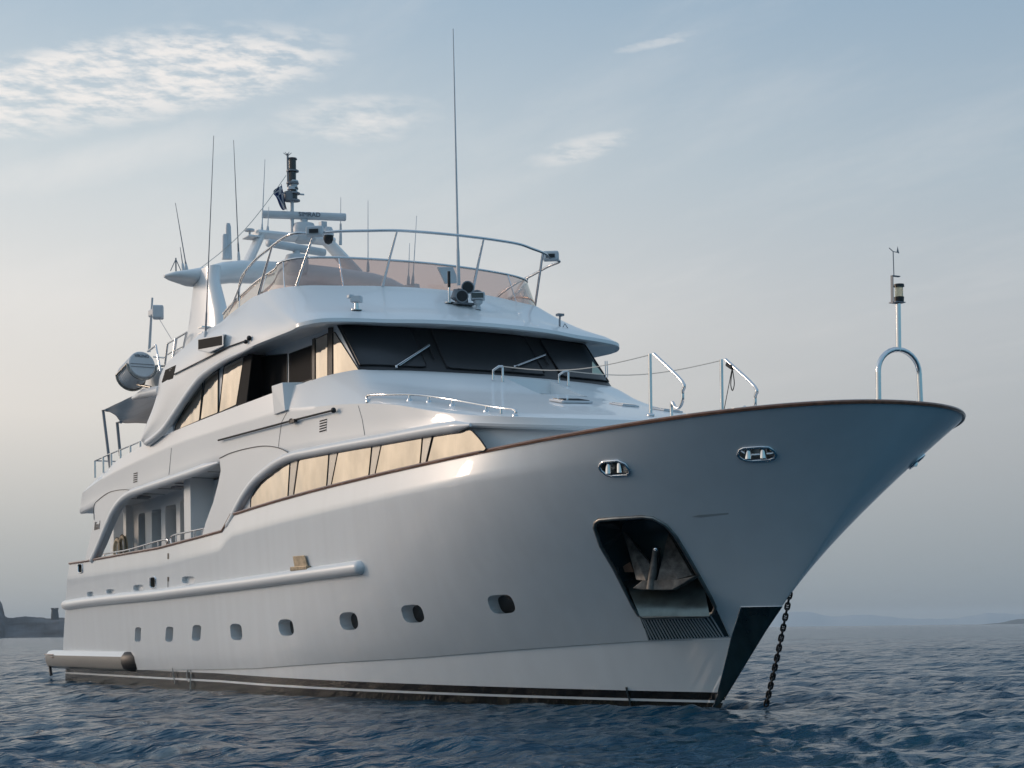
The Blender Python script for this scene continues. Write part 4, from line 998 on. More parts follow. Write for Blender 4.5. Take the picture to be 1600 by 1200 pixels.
# radars
def scanner(c, yaw, L_, hz, nm, lab, txt=None, tilt=0):
    m = MB(); m.lathe(c, (0, 0, 1), [(-.62, .26), (-.55, .31), (-.25, .32), (-.12, .27), (-.10, .10), (0, .10)], 18)
    rd = build(nm, m, PLAS, AR, smooth=45); rd['label'] = lab
    d = V(cos(yaw), sin(yaw), 0); n = V(sin(yaw), -cos(yaw), 0); b = MB(); rows = []
    for t in (-1, -.985, -.97, .97, .985, 1):
        sc_ = 1 if abs(t) < .98 else (.97 if abs(t) < .99 else .8); r = []
        for k in range(12):
            a = 2 * pi * k / 12; r.append(c + d * t * L_ / 2 + n * cos(a) * .11 * sc_ + V(0, 0, hz + (abs(sin(a)) ** .7) * (1 if sin(a) > 0 else -1) * .105 * sc_ + tilt * t))
        rows.append(r + [r[0]])
    b.grid(rows); b.add(rows[0][:-1], [tuple(range(12))]); b.add(rows[-1][:-1], [tuple(range(12))])
    sb = build('scanner_bar', b, PLAS, rd, smooth=50)
    if txt:
        text('lettering', txt, INK, rd, c + d * .14 + n * .113 + V(0, 0, hz + .01), d, (0, 0, 1), .17, .004)
    return rd
yw0 = math.atan2(RR.y, RR.x) + R(12)
c1_ = PXx(475, 336, -18.9); scanner(c1_ + V(0, 0, -.12), yw0, 2.28, .10, 'open_array_radar', 'upper open-array radar with dark lettering on its bar', 'SIMRAD')
c2_ = PXx(463, 386, -17.9); scanner(c2_ + V(0, 0, -.10), yw0 + R(33), 1.9, .08, 'open_array_radar', 'lower open-array radar without lettering')
# dome camera, floodlights
def camdome(p, nm='dome_camera'):
    m = MB(); m.lathe(p, (0, 0, 1), [(.30, .02), (.28, .10), (.18, .14), (.06, .15)], 14); m.box(p + V(-.12, -.1, .33), (.18, .16, .22)); o = build(nm, m, PLAS, AR, smooth=40)
    m = MB(); m.lathe(p, (0, 0, -1), [(-.06, .135), (.04, .13), (.13, .09), (.17, .01)], 14); build('lens_dome', m, BLACKP, o, smooth=50)
camdome(PXx(513, 372, -17.3))
def flood(p, yaw, par, w=.38):
    r = Matrix.Rotation(yaw, 3, 'Z'); m = MB(); m.box(p, (.26, w, .22), r); o = build('flood_lamp', m, PLAS, par, bevel=.04)
    m = MB(); m.box(p + r @ V(.16, 0, -.02), (.01, w * .55, .09), r); build('lamp_slot', m, BLACKP, o); return o
flood(full[nearest(full[:hf], 489)] + V(.05, 0, .03), R(-35), gr_); q = full[-28]; flood(V(q.x, q.y, q.z) + V(.05, -.1, .06), R(-35), gr_)
# mast pole with signal lights
mp = PXx(457, 377, XM); mt_ = PXx(456.5, 268, XM); m = MB(); m.tube([mp, V(mp.x, mp.y, mt_.z - .45)], .05, 10); m.tube([V(mp.x, mp.y, mt_.z - .5), V(mp.x, mp.y, mt_.z - .42)], .13, 10)
MS = build('signal_mast', m, PLAS, YT, smooth=50)
pole = PXx(449.5, 252, XM); m = MB(); m.tube([PXx(450, 292, XM), PXx(449.3, 240, XM)], .03, 8)
for a in range(6):
    an = a * pi / 3; b = PXx(449.3, 244, XM); m.tube([b, b + V(cos(an) * .11, sin(an) * .11, .09)], .008, 4)
build('lightning_spike', m, GREYP, MS, smooth=50)
for y0, dark in ((257, 1), (276, 1), (292, 0), (303, 2)):
    p = PXx(457 if y0 < 290 else 459, y0, XM); m = MB(); m.lathe(p, (0, 0, 1), [(-.17, .14), (-.15, .14), (-.14, .10), (.12, .10), (.13, .13), (.17, .12), (.19, .04)], 14)
    o = build('signal_lantern', m, LENS if dark else PLAS, MS, smooth=40)
    m = MB(); m.lathe(p, (0, 0, 1), [(-.20, .17), (-.165, .17)], 14); build('lantern_base', m, GREYP, o, smooth=40)
p = PXx(451, 307, XM); m = MB(); m.lathe(p, (0, 0, 1), [(-.14, .1), (-.1, .13), (.12, .13), (.15, .05)], 12); build('signal_lantern', m, GREYP, MS, smooth=40)
m = MB(); m.tube([PXx(438, 301, XM), PXx(475, 304, XM)], .025, 8); build('yard_arm', m, PLAS, MS, smooth=50)

# whip antennas: (base, top, plane X or Y, radius)
ANT = [((292, 422), (274, 317), -19.0, 'X'), ((286.5, 421), (281.5, 386), -19.0, 'X'), ((373, 403), (365, 219), -18.9, 'X'), ((409, 364), (414, 249), -18.9, 'X'), ((418, 363), (420, 323), -19, 'X'), ((532, 378), (532.5, 308), -18.9, 'X'), ((575, 420), (575, 313), -18.4, 'X'), ((645, 440), (651, 337), -17.5, 'X'), ((638, 440), (640, 380), -17.5, 'X'), ((321, 527), (334, 212), -3.68, 'Y'), ((716.5, 440), (708, 45), 0.0, 'Y')]
for i, (b, t, pl_, ax) in enumerate(ANT):
    A = S(*b, **{ax: pl_}); B = S(*t, **{ax: pl_}); par = YT if i >= 9 else AR
    L_ = (B - A).length; m = MB(); m.tube([A, A.lerp(B, .12), A.lerp(B, .13), A.lerp(B, .5), B], [.028, .024, .016, .013, .007] if i < 10 else [.045, .04, .032, .022, .010], 7)
    o = build('whip_antenna', m, GREYP if i in (0, 1, 9, 2) else PLAS, par, smooth=60)
    m = MB(); m.lathe(A, (B - A), [(-.08, .045), (.04, .045), (.16 if i not in (5,) else .5, .03)], 8); build('antenna_base', m, PLAS, o, smooth=40)
for (x, y0, y1) in ((357, 405, 349), (352, 405, 366)):
    A, B = PXx(x, y0, -18.9), PXx(x - .5, y1, -18.9); m = MB(); m.tube([A, A.lerp(B, .9), B], [.10, .075, .05], 10); build('stub_antenna', m, PLAS, AR, smooth=60)
A = PXx(275, 424, -18.9); m = MB(); m.tube([A, A + V(0, 0, .35)], .02, 6); m.tube([A + V(0, .15, 0), A + V(0, 0, .32)], .012, 5); m.tube([A + V(0, -.15, 0), A + V(0, 0, .32)], .012, 5); build('tripod_aerial', m, GREYP, AR, smooth=50)
m = MB(); A = PXx(313, 419, -18.7); B = PXx(447, 274, XM); m.tube([A.lerp(B, t) + V(0, 0, -.25 * sin(pi * t)) for t in [k / 10 for k in range(11)]], .009, 5); build('flag_halyard', m, WROPE, YT)
# brackets on the arch leg, ensign mast with loudhailer
m = MB(); A = S(321, 512, Y=-3.3); m.box(A, (.3, .3, .03)); m.box(A + V(0, 0, -.15), (.3, .3, .03)); build('antenna_bracket', m, STEEL, AR)

# ---------------------------------------------------------------- gear on the visor: horns, search light, small fittings
def onroof(x, y):
    p, n = hit(roof, x, y); return p
b = onroof(723, 477); m = MB(); m.box(b + V(0, 0, .02), (.34, .5, .04)); m.box(b + V(-.05, 0, .2), (.16, .26, .34)); HN = build('air_horn_set', m, GREYP, roof, bevel=.01); HN['label'] = 'cluster of trumpet air horns on the visor'
for (x, y) in ((731, 449), (722, 462.5), (746, 463)):
    c = S(x, y, X=b.x + .28); ax = V(.93, -.32, .03).normalized(); m = MB(); m.lathe(c, -ax, [(0, .15), (.03, .135), (.10, .09), (.22, .06), (.42, .045)], 16); t = build('horn_trumpet', m, GREYP, HN, smooth=60)
    m = MB(); m.lathe(c + ax * .006, -ax, [(0, .11), (.004, .125)], 16); build('horn_mouth', m, BLACK, t)
m = MB(); c = S(712, 459, X=b.x); m.lathe(c, V(0, 0, -1), [(-.1, .05), (.1, .12), (.15, .05)], 12); build('horn_compressor', m, GREYP, HN, smooth=50)
b = onroof(747, 484); m = MB(); m.lathe(b, (0, 0, 1), [(0, .07), (.1, .05), (.14, .10), (.2, .11)], 12); sl_ = build('search_light', m, PLAS, roof, smooth=40)
m = MB(); m.box(b + V(0, 0, .30), (.26, .32, .17), Matrix.Rotation(R(-30), 3, 'Z')); build('lamp_head', m, PLAS, sl_, bevel=.03)
m = MB(); m.box(b + V(.125, -.075, .30), (.01, .26, .11), Matrix.Rotation(R(-30), 3, 'Z')); build('lamp_lens', m, DGLASS, sl_)
b = onroof(702, 474); m = MB(); m.tube([b, b + V(0, 0, .38)], .025, 8); m.lathe(b, (0, 0, 1), [(0, .12), (.02, .12), (.03, .03)], 12); pb = build('aerial_post', m, STEEL, roof, smooth=50)
m = MB(); m.tube([b + V(0, 0, .36), b + V(0, 0, .72)], .035, 8); build('aerial_sleeve', m, BLACK, pb, smooth=50)
c = S(698, 428, X=b.x - .9); m = MB(); m.prism([S(x, y, X=b.x - .9) for x, y in ((684, 417), (708, 417), (718, 442), (696, 443))], V(-.06, 0, 0)); build('flat_antenna', m, PLAS, roof, bevel=.01)
b = onroof(557, 485); m = MB(); m.lathe(b, (0, 0, 1), [(0, .12), (.02, .12), (.03, .05), (.16, .05)], 12); fl = build('visor_lamp', m, STEEL, roof, smooth=40); m = MB(); m.box(b + V(0, 0, .24), (.2, .24, .14), Matrix.Rotation(R(-40), 3, 'Z')); m.box(b + V(-.05, -.12, .30), (.14, .12, .08)); build('lamp_head', m, PLAS, fl, bevel=.02)
b = onroof(893, 507) or V(-9.3, 2.4, 8.35); m = MB(); m.tube([b, b + V(0, 0, .18), b + V(-.03, .03, .3)], .025, 6); m.box(b + V(-.03, .03, .32), (.12, .16, .05)); m.tube([b + V(0, .08, .02), b + V(0, .14, .12), b + V(0, .22, .02)], .012, 5); build('bow_camera', m, GREYP, roof, smooth=50)

# ---------------------------------------------------------------- fore-deck fittings
def onshell(x, y):
    p, n = hit(shell, x, y); return p
for s, pts in ((-1, None), (1, None)):
    # tall gate rail
    Y = .8 * s; top = V(-.91, Y, 6.38); base = drop(shell, -.91, Y); sh = (S(1015, 552, Y=-.8))
    q = [(1022, 553), (1066, 596), (1066.5, 612), (1066, 628), (1061, 637), (1055, 636), (1051, 629), (1049, 634), (1049.5, 652)]
    P = [S(x, y, Y=-.8) for x, y in q]; P = [V(p.x, p.y * -s, p.z) for p in P]; P = [V(p.x, Y, p.z) for p in P]
    m = MB(); m.tube([V(top.x, Y, base.z - .05), top], .033, 10); m.lathe(V(top.x, Y, base.z), (0, 0, 1), [(0, .07), (.03, .07), (.05, .04)], 10)
    g = build('boarding_gate_rail', m, STEEL, YT, smooth=60)
    m = MB(); m.tube(spline(P, 4), .03, 10); build('gate_hand_rail', m, STEEL, g, smooth=60)
small = []
for s, (x0, y0, x1, y1) in ((-1, (783, 592, 790, 589)), (1, (885, 600, 892, 596))):
    pb_ = onshell(x1 + .5, 590 if s < 0 else 594)
    px_ = -6.35; Y = .8 * s; bz = drop(shell, px_, Y).z; bz2 = drop(shell, px_ - .16, Y - .14).z
    A = V(px_, Y, bz); top = V(px_, Y, 6.88); B = V(px_ - .1, Y - .17, bz2); small.append(top)
    m = MB(); m.tube([A, top - V(0, 0, .03), top, top + V(-.03, -.07, .0), V(B.x, B.y, 6.80), V(B.x, B.y, 6.70), B], .026, 8); build('grab_rail', m, STEEL, shell, smooth=60)
for k, s in enumerate((-1, 1)):
    A = small[k]; B = V(-.91, .8 * s, 6.36); m = MB(); m.tube([A.lerp(B, t) + V(0, 0, -.17 * sin(pi * t)) for t in [j / 14 for j in range(15)]], .010, 5); o = build('life_line', m, WROPE, YT, smooth=60)
# hatch
a, b_, c, d = [onshell(x, y) for x, y in ((862, 629), (881, 626), (920, 626.5), (905, 631.5))]
h0 = onshell(892, 629); m = MB(); nrm = bvh(shell).ray_cast(CAMP, ray(892, 629).normalized())[1]; nrm = nrm if nrm.z > 0 else -nrm
tx = V(1, 0, 0) - nrm * nrm.x; tx.normalize(); ty = nrm.cross(tx); rot = Matrix((tx, ty, nrm)).transposed()
m.box(h0 + nrm * .03, (.5, .72, .05), rot); hb_ = build('deck_hatch', m, PLAS, shell, bevel=.02); m = MB(); m.box(h0 + nrm * .06, (.4, .6, .012), rot); build('hatch_glass', m, DGLASS, hb_)
for hx, hy, w_, l_ in ((1040, 642, .45, .55), (975, 634, .4, .5)):
    h = bvh(shell).ray_cast(CAMP, ray(hx, hy).normalized())
    if h[0] is None: continue
    nn = h[1] if h[1].z > 0 else -h[1]; tx = V(1, 0, 0) - nn * nn.x; tx.normalize(); rt = Matrix((tx, nn.cross(tx), nn)).transposed()
    m = MB(); m.box(h[0] + nn * .02, (l_, w_, .035), rt); q = build('deck_hatch', m, PLAS, shell, bevel=.01); m = MB(); m.box(h[0] + nn * .04, (l_ * .8, w_ * .8, .01), rt); build('hatch_glass', m, mat('hatch_acrylic', (.10, .17, .22), .15, coat=.5), q)
# triangular burgee and two rods by the port corner of the windscreen
A, B_, C_ = S(926, 565, X=-7.2), S(926, 583, X=-7.2), S(943, 586, X=-7.2); m = MB(); m.prism([A, B_, C_], V(-.02, 0, 0)); build('triangular_burgee', m, mat('pale_cloth', (.55, .60, .50), .8), shell)
for x in (946.5, 949.5): m = MB(); m.tube([S(x, 590, X=-7.4), S(x - 1, 564, X=-7.4)], .012, 6); build('fishing_rod_holder', m, PLAS, shell)
# bitts and vents near the bow that show over the cap rail
m = MB(); c = V(4.2, -.55, ZS(4.2) + .02); m.lathe(c, (0, 0, 1), [(-.3, .14), (.02, .14), (.05, .15), (.075, .10), (.08, .01)], 14); build('mushroom_vent', m, STEEL, H, smooth=50)
# jackstaff arch
xj = 4.8; z0 = 4.62; P = [V(xj, -.42, z0), V(xj, -.42, 5.30)] + [V(xj, -.42 * cos(a), 5.34 + .36 * sin(a)) for a in [pi * k / 14 for k in range(15)]] + [V(xj, .42, 5.30), V(xj, .45, z0)]
m = MB(); m.tube(P, .042, 12); JS = build('jackstaff', m, STEEL, YT, smooth=60)
m = MB(); m.tube([V(xj, 0, 5.68), V(xj, 0, 6.42)], .042, 12); build('staff_pole', m, STEEL, JS, smooth=60)
m = MB(); m.box((xj, -.02, 6.43), (.16, .2, .015)); m.box((xj, -.12, 6.62), (.05, .015, .42)); m.box((xj, -.05, 6.84), (.05, .16, .015)); build('lamp_bracket', m, GREYP, JS)
m = MB(); m.lathe(V(xj, .02, 6.44), (0, 0, 1), [(0, .075), (.08, .08), (.081, .07), (.085, .06)], 14); m.lathe(V(xj, .02, 6.68), (0, 0, 1), [(0, .085), (.04, .08), (.05, .02)], 14); al = build('anchor_light', m, BLACKP, JS, smooth=40)
m = MB(); m.lathe(V(xj, .02, 6.52), (0, 0, 1), [(0, .065), (.16, .065)], 14); build('lamp_glass', m, CLENS, al, smooth=40)
m = MB(); m.tube([V(xj, -.08, 6.84), V(xj, -.09, 7.22)], .008, 6); m.tube([V(xj, -.17, 7.27), V(xj, -.09, 7.22), V(xj, .03, 7.215)], .007, 5); m.prism([V(xj, -.02, 7.215), V(xj, .03, 7.20), V(xj, 0, 7.31)], V(.005, 0, 0)); build('wind_vane', m, GREYP, JS)
m = MB(); P0 = V(-.91, .8, 6.3); m.tube([P0 + V(.35, 0, -.06), P0 + V(.05, 0, -.9)], .008, 5); build('lanyard', m, ROPE, YT)
m = MB(); P0 = S(1144, 578, Y=.8); m.tube(spline([P0, P0 + V(-.05, 0, -.25), P0 + V(0, 0, -.38), P0 + V(.06, 0, -.25), P0 + V(.01, 0, 0)], 4), .010, 5); build('rope_loop', m, ROPE, YT)
m = MB(); m.tube(spline([S(1137, 569, Y=.8) , S(1141, 572, Y=.8), S(1145, 574, Y=.8)], 3), .05, 8); build('rope_turns', m, ROPE, YT)

# ---------------------------------------------------------------- after end of the upper deck
RA = [S(148, 720, Y=-3.6), S(170, 710, Y=-3.6), S(195, 700, Y=-3.6), S(219, 690, Y=-3.6)]
bot = lambda p: V(p.x, p.y, interp(p.x, [-25.6, -23.6, -21.3], [6.04, 6.33, 6.52]))
par = rail(RA, .024, [(bot(p), p) for p in [S(x, y, Y=-3.6) for x, y in ((148, 720), (161, 714), (173.5, 709), (188, 703), (203.5, 696.5), (219, 690))]], .035, shell, nm='aft_deck_rail')
m = MB(); m.tube([RA[0], V(RA[0].x, 3.6, RA[0].z)], .022, 8); build('stern_rail', m, STEEL, par, smooth=60)
for (x0, y0, x1, y1) in ((161, 641, 172, 722), (183, 660, 188, 704)):
    m = MB(); m.tube([S(x1, y1 + 8, Y=-3.55), S(x0, y0, Y=-3.55), S(x0 + 6, y0 + (-.5), Y=-3.55)], .045, 10); build('awning_pole', m, GREYP, YT, smooth=50)
# grey sun awning stretched between poles and the fly deck
aw = thing('sun_awning', S(205, 645, Y=-3.5), 'grey canvas awning stretched over the upper aft deck', 'awning')
A, B_, C_, D_ = S(164.5, 640, Y=-3.5), S(189, 658.5, Y=-3.5), S(240, 661, Y=-3.5), S(250, 618, Y=-3.5)
A = V(-26.0, -3.0, S(164.5, 640, Y=-3.0).z); A = S(164.5, 640, Y=-3.2); E_ = S(210, 619, Y=-1.6)
rows = []
top = [A, S(185, 630, Y=-2.6), E_, S(235, 618, Y=-1.8), S(262, 616, Y=-1.8)]; bt = [A + V(.02, 0, -.01), S(180, 649, Y=-3.4), S(191, 660.5, Y=-3.5), S(215, 661, Y=-3.5), S(245, 663, Y=-3.5)]
for a, b in zip(spline(top, 5), spline(bt, 5)): rows.append([a.lerp(b, t) + V(0, 0, -.06 * sin(pi * t)) for t in [k / 6 for k in range(7)]])
m = MB(); m.grid(rows); o = build('canvas', m, CANV, aw, smooth=60); md = o.modifiers.new('s', 'SOLIDIFY'); md.thickness = .015
# fairing tongue behind the wing
m = MB(); m.tube([S(208, 622, Y=-3.2), S(225, 615, Y=-3.4), S(252, 610, Y=-3.5)], [.05, .13, .14], 10); build('fly_deck_lip', m, GEL, roof, smooth=60)
m = MB(); P = [S(x, y, Y=-3.0) for x, y in ((205, 604), (221, 603), (230, 588), (250, 575), (262, 575), (250, 612), (225, 612))]; m.prism(P, V(0, .5, 0)); build('raft_platform', m, GEL, roof, bevel=.02)
# life raft canister in its cradle: a thing of its own
rx = S(222.5, 569, X=-21.6); ax = V(-.97, -.02, -.20).normalized(); lr_ = thing('life_raft_canister', rx + V(-.5, 0, -.6), 'white round-ended life raft canister lying in its cradle', 'life raft')
Rr = .375; Ln = 1.05
m = MB(); prf = [(0, .01), (0.005, Rr * .93), (.04, Rr)]
for k in range(1, 9): prf += [(.04 + k * .11, Rr), (.05 + k * .11, Rr * .975), (.07 + k * .11, Rr * .975), (.08 + k * .11, Rr)]
prf += [(1.05, Rr), (1.12, Rr * .9), (1.13, .01)]
m.lathe(rx, ax, prf, 40); cn = build('canister', m, PLAS, lr_, smooth=35)
yv = V(0, 0, 1) - ax * ax.z; yv.normalize(); xv = yv.cross(-ax).normalized()
m = MB(); m.tube([rx - ax * .006 + xv * -Rr * .9, rx - ax * .006 + xv * Rr * .9], .010, 6); m.tube([rx - ax * .006 + xv * -Rr * .88 - yv * .08, rx - ax * .006 + xv * Rr * .88 - yv * .08], .008, 6); build('canister_seam', m, GREYP, cn)
text('canister_lettering', 'VIKING', INK, cn, rx - ax * .012 + yv * .23, xv, yv, .125, .003)
cr_ = MB()
for d in (.06, 1.0):
    cr_.tube([rx + ax * d + xv * (Rr + .04) * cos(a) + yv * (Rr + .04) * sin(a) for a in [pi + pi * k / 16 for k in range(17)]], .032, 7)
    for sd in (-1, 1): pass
for sd in (-1, 1): cr_.tube([rx + ax * .06 + xv * sd * (Rr + .04), rx + ax * 1.0 + xv * sd * (Rr + .04)], .028, 7)
cr_.tube([rx + ax * .5 - yv * (Rr + .05), rx + ax * .5 - yv * (Rr + .05) + V(.7, .15, -.15)], .04, 7)
cr_.tube([rx + ax * .06 + xv * (Rr + .04), rx + ax * .06 + xv * (Rr + .5) + yv * .02], .028, 7)
build('raft_cradle', cr_, DULL, roof, smooth=60)
# rails by the raft, steps, ensign mast and loud-hailer
def hoop(pix, Y, r=.022, par_=None, nm='fly_deck_rail'):
    P = [S(x, y, Y=Y) for x, y in pix]; m = MB(); m.tube(P, r, 8); return build(nm, m, STEEL, par_ or roof, smooth=60)
hoop([(231, 549), (243.5, 539.5), (247, 559), (251, 580)], -3.3, .03)
hoop([(240, 557.5), (257, 559)], -3.3, .022)
hoop([(257, 576), (262, 537), (274.5, 529.5), (269, 566)], -3.35, .028)
hoop([(262, 554), (270, 549)], -3.35, .018)
hoop([(275, 529), (291.5, 519.5), (287, 541), (284.5, 556)], -3.35, .028); hoop([(272.5, 548), (287, 541)], -3.35, .018)
hoop([(270, 566), (276, 530)], -3.3, .028)
m = MB(); P = [S(x, y, Y=-2.9) for x, y in ((270, 562), (276, 546), (295, 545), (290, 556))]; m.prism(P, V(0, .6, 0)); build('deck_locker', m, PLAS, roof, bevel=.02)
A, B_ = S(233, 550, Y=-3.0), S(238, 465, Y=-3.0); m = MB(); m.tube([A, B_], [.045, .03], 8); em = build('aft_mast', m, PLAS, roof, smooth=60)
c = S(247, 488, Y=-3.1); m = MB(); m.box(c, (.34, .3, .36), Matrix.Rotation(R(-20), 3, 'Z')); m.box(S(240, 489, Y=-3.07), (.42, .2, .2)); build('loud_hailer', m, PLAS, em, bevel=.04)
m = MB(); m.tube([S(248, 497, Y=-3.1), S(268, 530, Y=-3.3)], .008, 5); build('mast_stay', m, GREYP, em)

# Greek ensign on the halyard: blue and white stripes in drooping folds
def ensign():
    root = thing('ensign', PXx(440, 305, XM), 'blue and white striped flag with a cross drooping from the halyard', 'flag')
    tl, bl__ = PXx(438.8, 287, XM), PXx(425, 304, XM); c1f, c2f = PXx(441, 305, XM), PXx(449, 328, XM)
    nx, ny = 27, 18; pts = []
    for i in range(nx + 1):
        f = i / nx; row = []
        up_ = tl * (1 - f) ** 2 + PXx(438, 303, XM) * 2 * f * (1 - f) + PXx(451, 329, XM) * f * f; lo_ = bl__ * (1 - f) ** 2 + PXx(431, 314, XM) * 2 * f * (1 - f) + PXx(443, 327, XM) * f * f
        for j in range(ny + 1):
            g = j / ny; row.append(up_.lerp(lo_, g) + V(.10 * sin(g * 7 + f * 4), .03 * sin(g * 9), 0))
        pts.append(row)
    m = MB(); m.grid(pts); m.mi = []
    for i in range(nx):
        for j in range(ny):
            st_ = (j * 9) // ny; white = st_ % 2 == 1
            if i < 10 and st_ < 5: white = (i in (4, 5)) or (j in (4, 5))
            m.mi.append(1 if white else 0)
    o = build('flag_cloth', m, [mat('flag_blue', (.02, .045, .14), .8), mat('flag_white', (.6, .6, .62), .8)], root, smooth=80)
ensign()

# ---------------------------------------------------------------- anchor in its pocket
cA = sum(PP, Vector()) / len(PP); n_ = PNh; t_ = Vector((0, 0, 1)).cross(n_).normalized()
def AP(px, py, d):   # a point d metres inside the hull skin, on the line of sight
    p, nn = hit_plane(px, py, d); return p
def hit_plane(px, py, d):
    o = cA - n_ * d; r = ray(px, py); t = (o - CAMP).dot(n_) / r.dot(n_); return CAMP + r * t, n_
P_ = AP
# curved stainless chute at the foot of the pocket
rows = []
for k in range(9):
    f = k / 8; xl = 985 + 10 * f; row = []
    for j in range(11):
        g = j / 10; x = interp(f, [0, 1], [975, 1000]) + (interp(f, [0, 1], [1098, 1109]) - interp(f, [0, 1], [975, 1000])) * g
        y = interp(f, [0, 1], [905, 963]); d = .62 * (1 - f) ** 1.6 + .02
        row.append(AP(x, y, d))
    rows.append(row)
m = MB(); m.grid(rows); build('pocket_chute', m, mat('worn_stainless', (.10, .135, .14), .3, .8, bump=(5, .35, .02), var=(3, .3)), H, smooth=60)
an = thing('anchor', AP(1025, 925, .2), 'dark iron anchor stowed in the hull pocket, flukes upward', 'anchor')
m = MB(); m.tube([AP(1024.5, 858, .10), AP(1022, 880, .12), AP(1017, 921, .10)], [.05, .065, .09], 8); m.tube([AP(1026, 856, .15), AP(1020, 900, .22)], [.07, .07], 8); build('shank', m, RUST, an, smooth=50)
m = MB(); m.ball(AP(1025, 858, .07), .055, 10); build('shackle', m, CHROME, an, smooth=60)
def fluke(tip, a, b, c, d1, d2):
    m = MB(); T0 = AP(*tip, .42); A0 = AP(*a, d1); B0 = AP(*b, d2); C0 = AP(*c, d1 + .1)
    m.add([T0, A0, B0, C0, T0 - n_ * .06, A0 - n_ * .1, B0 - n_ * .1, C0 - n_ * .1], [(0, 1, 2), (0, 2, 3), (4, 6, 5), (4, 7, 6), (0, 4, 5, 1), (1, 5, 6, 2), (2, 6, 7, 3), (3, 7, 4, 0)]); return m
build('fluke', fluke((973, 829), (994, 906), (1010, 908), (1018, 884), .12, .05), RUST, an, bevel=.01)
build('fluke', fluke((1044, 833), (1026, 908), (1058, 905), (1082, 899), .05, .08), RUST, an, bevel=.01)
m = MB(); P = [AP(x, y, .06) for x, y in ((988, 919), (1003, 907), (1060, 905), (1088, 899), (1068, 912), (1050, 922), (1005, 922))]; m.prism(P, -n_ * .18); build('crown', m, RUST, an, bevel=.015)
m = MB(); m.prism([AP(x, y, .30) for x, y in ((973, 885), (984, 878), (990, 894), (976, 894))], -n_ * .03); build('stop_plate', m, mat('rust_brown', (.12, .06, .035), .7, var=(8, .3)), an)

# ---------------------------------------------------------------- anchor chain of studded links, from the stem to the water
ch = thing('anchor_chain', S(1198, 1098, Y=.1), 'dark studded anchor chain hanging from the bow into the water', 'chain')
T0 = S(1234.5, 926, Y=.05); T1 = S(1197, 1102, Y=.05); nL = 23; pth = [T0.lerp(T1, (k + .5) / nL) + V(0, 0, -.06 * sin(pi * (k + .5) / nL)) for k in range(nL)]
link = None
dch = (T1 - T0).normalized(); pit = (T1 - T0).length / nL; half_l = pit * .70; wd = half_l * .56
def linkmesh():
    m = MB(); P = []
    for k in range(24):
        a = 2 * pi * k / 24; P.append(V(wd * cos(a), 0, (half_l - wd) * (1 if sin(a) > 0 else -1) * min(1, abs(sin(a)) * 3) + wd * sin(a)))
    m.tube(P + [P[0], P[1]], .017, 8, caps=False); m.tube([V(-wd, 0, 0), V(wd, 0, 0)], .012, 6); return m
CHM = mat('chain_iron', (.028, .03, .032), .42, .7, var=(20, .4))
dlink = linkmesh(); 
for k, p in enumerate(pth):
    if k == 0:
        link = build('chain_link', dlink, CHM, ch, smooth=60)
        link.data.transform(Matrix.Translation(ORG['anchor_chain'])); o = link
    else:
        o = link.copy(); COL.objects.link(o); o.parent = ch
    zq = dch.to_track_quat('Z', 'Y').to_matrix().to_4x4(); yaw = Matrix.Rotation(R(35 + (90 if k % 2 else 0)), 4, 'Z')
    o.matrix_local = Matrix.Translation(p - ORG['anchor_chain']) @ zq @ yaw

# draft marks / mooring lines at the boot stripe
m = MB(); m.tube([side_at(271, 1043, .03), side_at(275, 1068, .03)], .014, 5); build('boarding_line', m, WROPE, H)
m = MB(); m.tube([side_at(979, 1073, .02), side_at(984, 1092, .02), side_at(988, 1106, .03)], .02, 5); build('weed_line', m, DULL, H)
m = MB(); c = side_at(297, 1055, .03); m.tube([c + V(.16 * cos(a), 0, .16 * sin(a)) for a in [2 * pi * k / 14 for k in range(15)]], .014, 6); m.tube([c + V(.12, 0, -.1), c + V(.1, 0, -.35)], .014, 5); build('rope_fender_ring', m, WROPE, H)
# life rings by the after pillars
for x, y in ((192, 855), (184, 859)):
    c = S(x, y, Y=-2.95); lf = thing('life_ring', c, 'pale life ring on the side deck by the aft pillar' if x > 190 else 'pale life ring lower down beside the aft pillar, further aft', 'life ring', 'life rings on the side deck')
    m = MB(); m.tube([c + V(.3 * cos(a), 0, .3 * sin(a)) for a in [2 * pi * k / 20 for k in range(21)]], .06, 8, caps=False); build('ring', m, mat('ring_canvas', (.5, .42, .3), .7), lf, smooth=60)
    m = MB(); m.tube([c + V(.37 * cos(a), -.02, .37 * sin(a)) for a in [2 * pi * k / 20 for k in range(21)]], .012, 5, caps=False); build('grab_line', m, ROPE, lf, smooth=60)

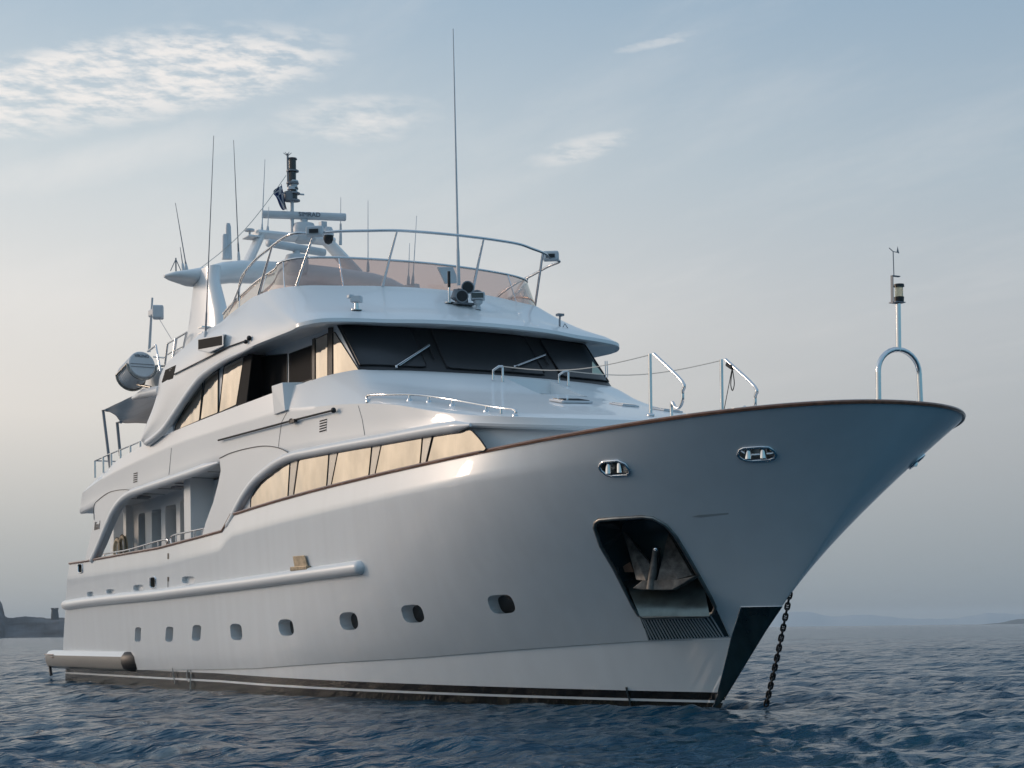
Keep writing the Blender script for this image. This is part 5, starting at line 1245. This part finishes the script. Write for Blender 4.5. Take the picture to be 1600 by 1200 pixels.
# ---------------------------------------------------------------- far shores
def ridge(name, az0, az1, dist, prof, depth, mt, seed, rough=1., kind='structure'):
    r_ = np.random.default_rng(seed); n = 160; rows = [[], [], [], []]
    va = math.atan2(VV.y, VV.x); ph = r_.uniform(0, 6, 12)
    for k in range(n + 1):
        f = k / n; px = az0 + (az1 - az0) * f; a = va - math.atan((px - 800) / F)
        h = np.interp(px, [p[0] for p in prof], [p[1] for p in prof]) * dist / F
        h += rough * dist / F * sum(sin(px * w * .21 + ph[i]) / (w + 1) for i, w in enumerate((1, 2.3, 4.1, 7.7, 13)))
        h = max(h, .1); d = V(cos(a), sin(a), 0); b = V(CAMP.x, CAMP.y, 0); t_ = dist / cos(va - a)
        rows[0].append(b + d * t_ + V(0, 0, -1)); rows[1].append(b + d * (t_ + depth * .12) + V(0, 0, h * .55)); rows[2].append(b + d * (t_ + depth * .3) + V(0, 0, h)); rows[3].append(b + d * (t_ + depth) + V(0, 0, -1))
    m = MB(); m.grid(rows); o = build(name, m, mt, None, smooth=60); o['kind'] = kind; return o
ROCKM = mat('dark_shore_rock', (.065, .070, .078), .95, var=(.035, .75, (1, 1, 3))); HILLM = mat('far_hill', (.38, .44, .48), 1.)  # far hills: part of the distance haze is painted into the pale colour
ridge('headland', -60, 112, 1500, [(-60, 64), (0, 62), (4, 55), (8, 36), (12, 33), (26, 33.5), (45, 35), (60, 33), (78, 31), (97, 32), (112, 30)], 300, ROCKM, 3, .8)
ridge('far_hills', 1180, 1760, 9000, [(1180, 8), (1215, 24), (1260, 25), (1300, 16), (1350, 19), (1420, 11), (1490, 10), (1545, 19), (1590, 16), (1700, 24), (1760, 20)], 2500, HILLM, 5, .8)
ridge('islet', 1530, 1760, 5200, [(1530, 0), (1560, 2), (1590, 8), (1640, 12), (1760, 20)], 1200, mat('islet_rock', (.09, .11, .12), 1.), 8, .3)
# stone watch tower on the headland
va = math.atan2(VV.y, VV.x); a = va - math.atan((86 - 800) / F); d = V(cos(a), sin(a), 0); tw = 1500 / cos(va - a) + 60
b = V(CAMP.x, CAMP.y, 0) + d * tw; sc_ = tw / F; m = MB(); zb0 = 30 * sc_; 
m.tube([b + V(0, 0, zb0 - 2), b + V(0, 0, zb0 + 4 * sc_), b + V(0, 0, zb0 + 11 * sc_), b + V(0, 0, zb0 + 11 * sc_), b + V(0, 0, zb0 + 13 * sc_)], [6.2 * sc_, 5.8 * sc_, 5.0 * sc_, 5.5 * sc_, 5.5 * sc_], 12)
TW = thing('watch_tower', b + V(0, 0, zb0 - 2), 'small squat stone watch tower on the dark headland', 'tower'); build('tower_wall', m, mat('tower_stone', (.10, .10, .105), .95), TW)
m = MB()
for k in range(8): an_ = 2 * pi * k / 8; m.box(b + V(5.1 * sc_ * cos(an_), 5.1 * sc_ * sin(an_), zb0 + 13.6 * sc_), (1.6 * sc_, 1.6 * sc_, 1.2 * sc_), Matrix.Rotation(an_, 3, 'Z'))
build('battlement', m, mat('tower_stone_top', (.10, .10, .105), .95), TW)

# headland carried on out of the frame, seen in the paint's reflections
ridge('headland', -2600, -55, 1500, [(-2600, 20), (-1800, 46), (-1200, 30), (-700, 58), (-300, 44), (-55, 64)], 300, ROCKM, 13, 1.5)
# ---------------------------------------------------------------- sea haze
def haze():
    m = bpy.data.materials.new('sea_haze'); m.use_nodes = True; nt = m.node_tree; nt.nodes.clear(); out = nt.nodes.new('ShaderNodeOutputMaterial')
    v = nt.nodes.new('ShaderNodeVolumePrincipled'); v.inputs['Color'].default_value = (.80, .86, .92, 1); v.inputs['Density'].default_value = .00009; v.inputs['Anisotropy'].default_value = .1
    nt.links.new(v.outputs[0], out.inputs['Volume'])
    b = MB(); b.box((CAMP.x, CAMP.y, 69), (27600, 27600, 142)); o = build('haze', b, m); o['kind'] = 'stuff'
haze()
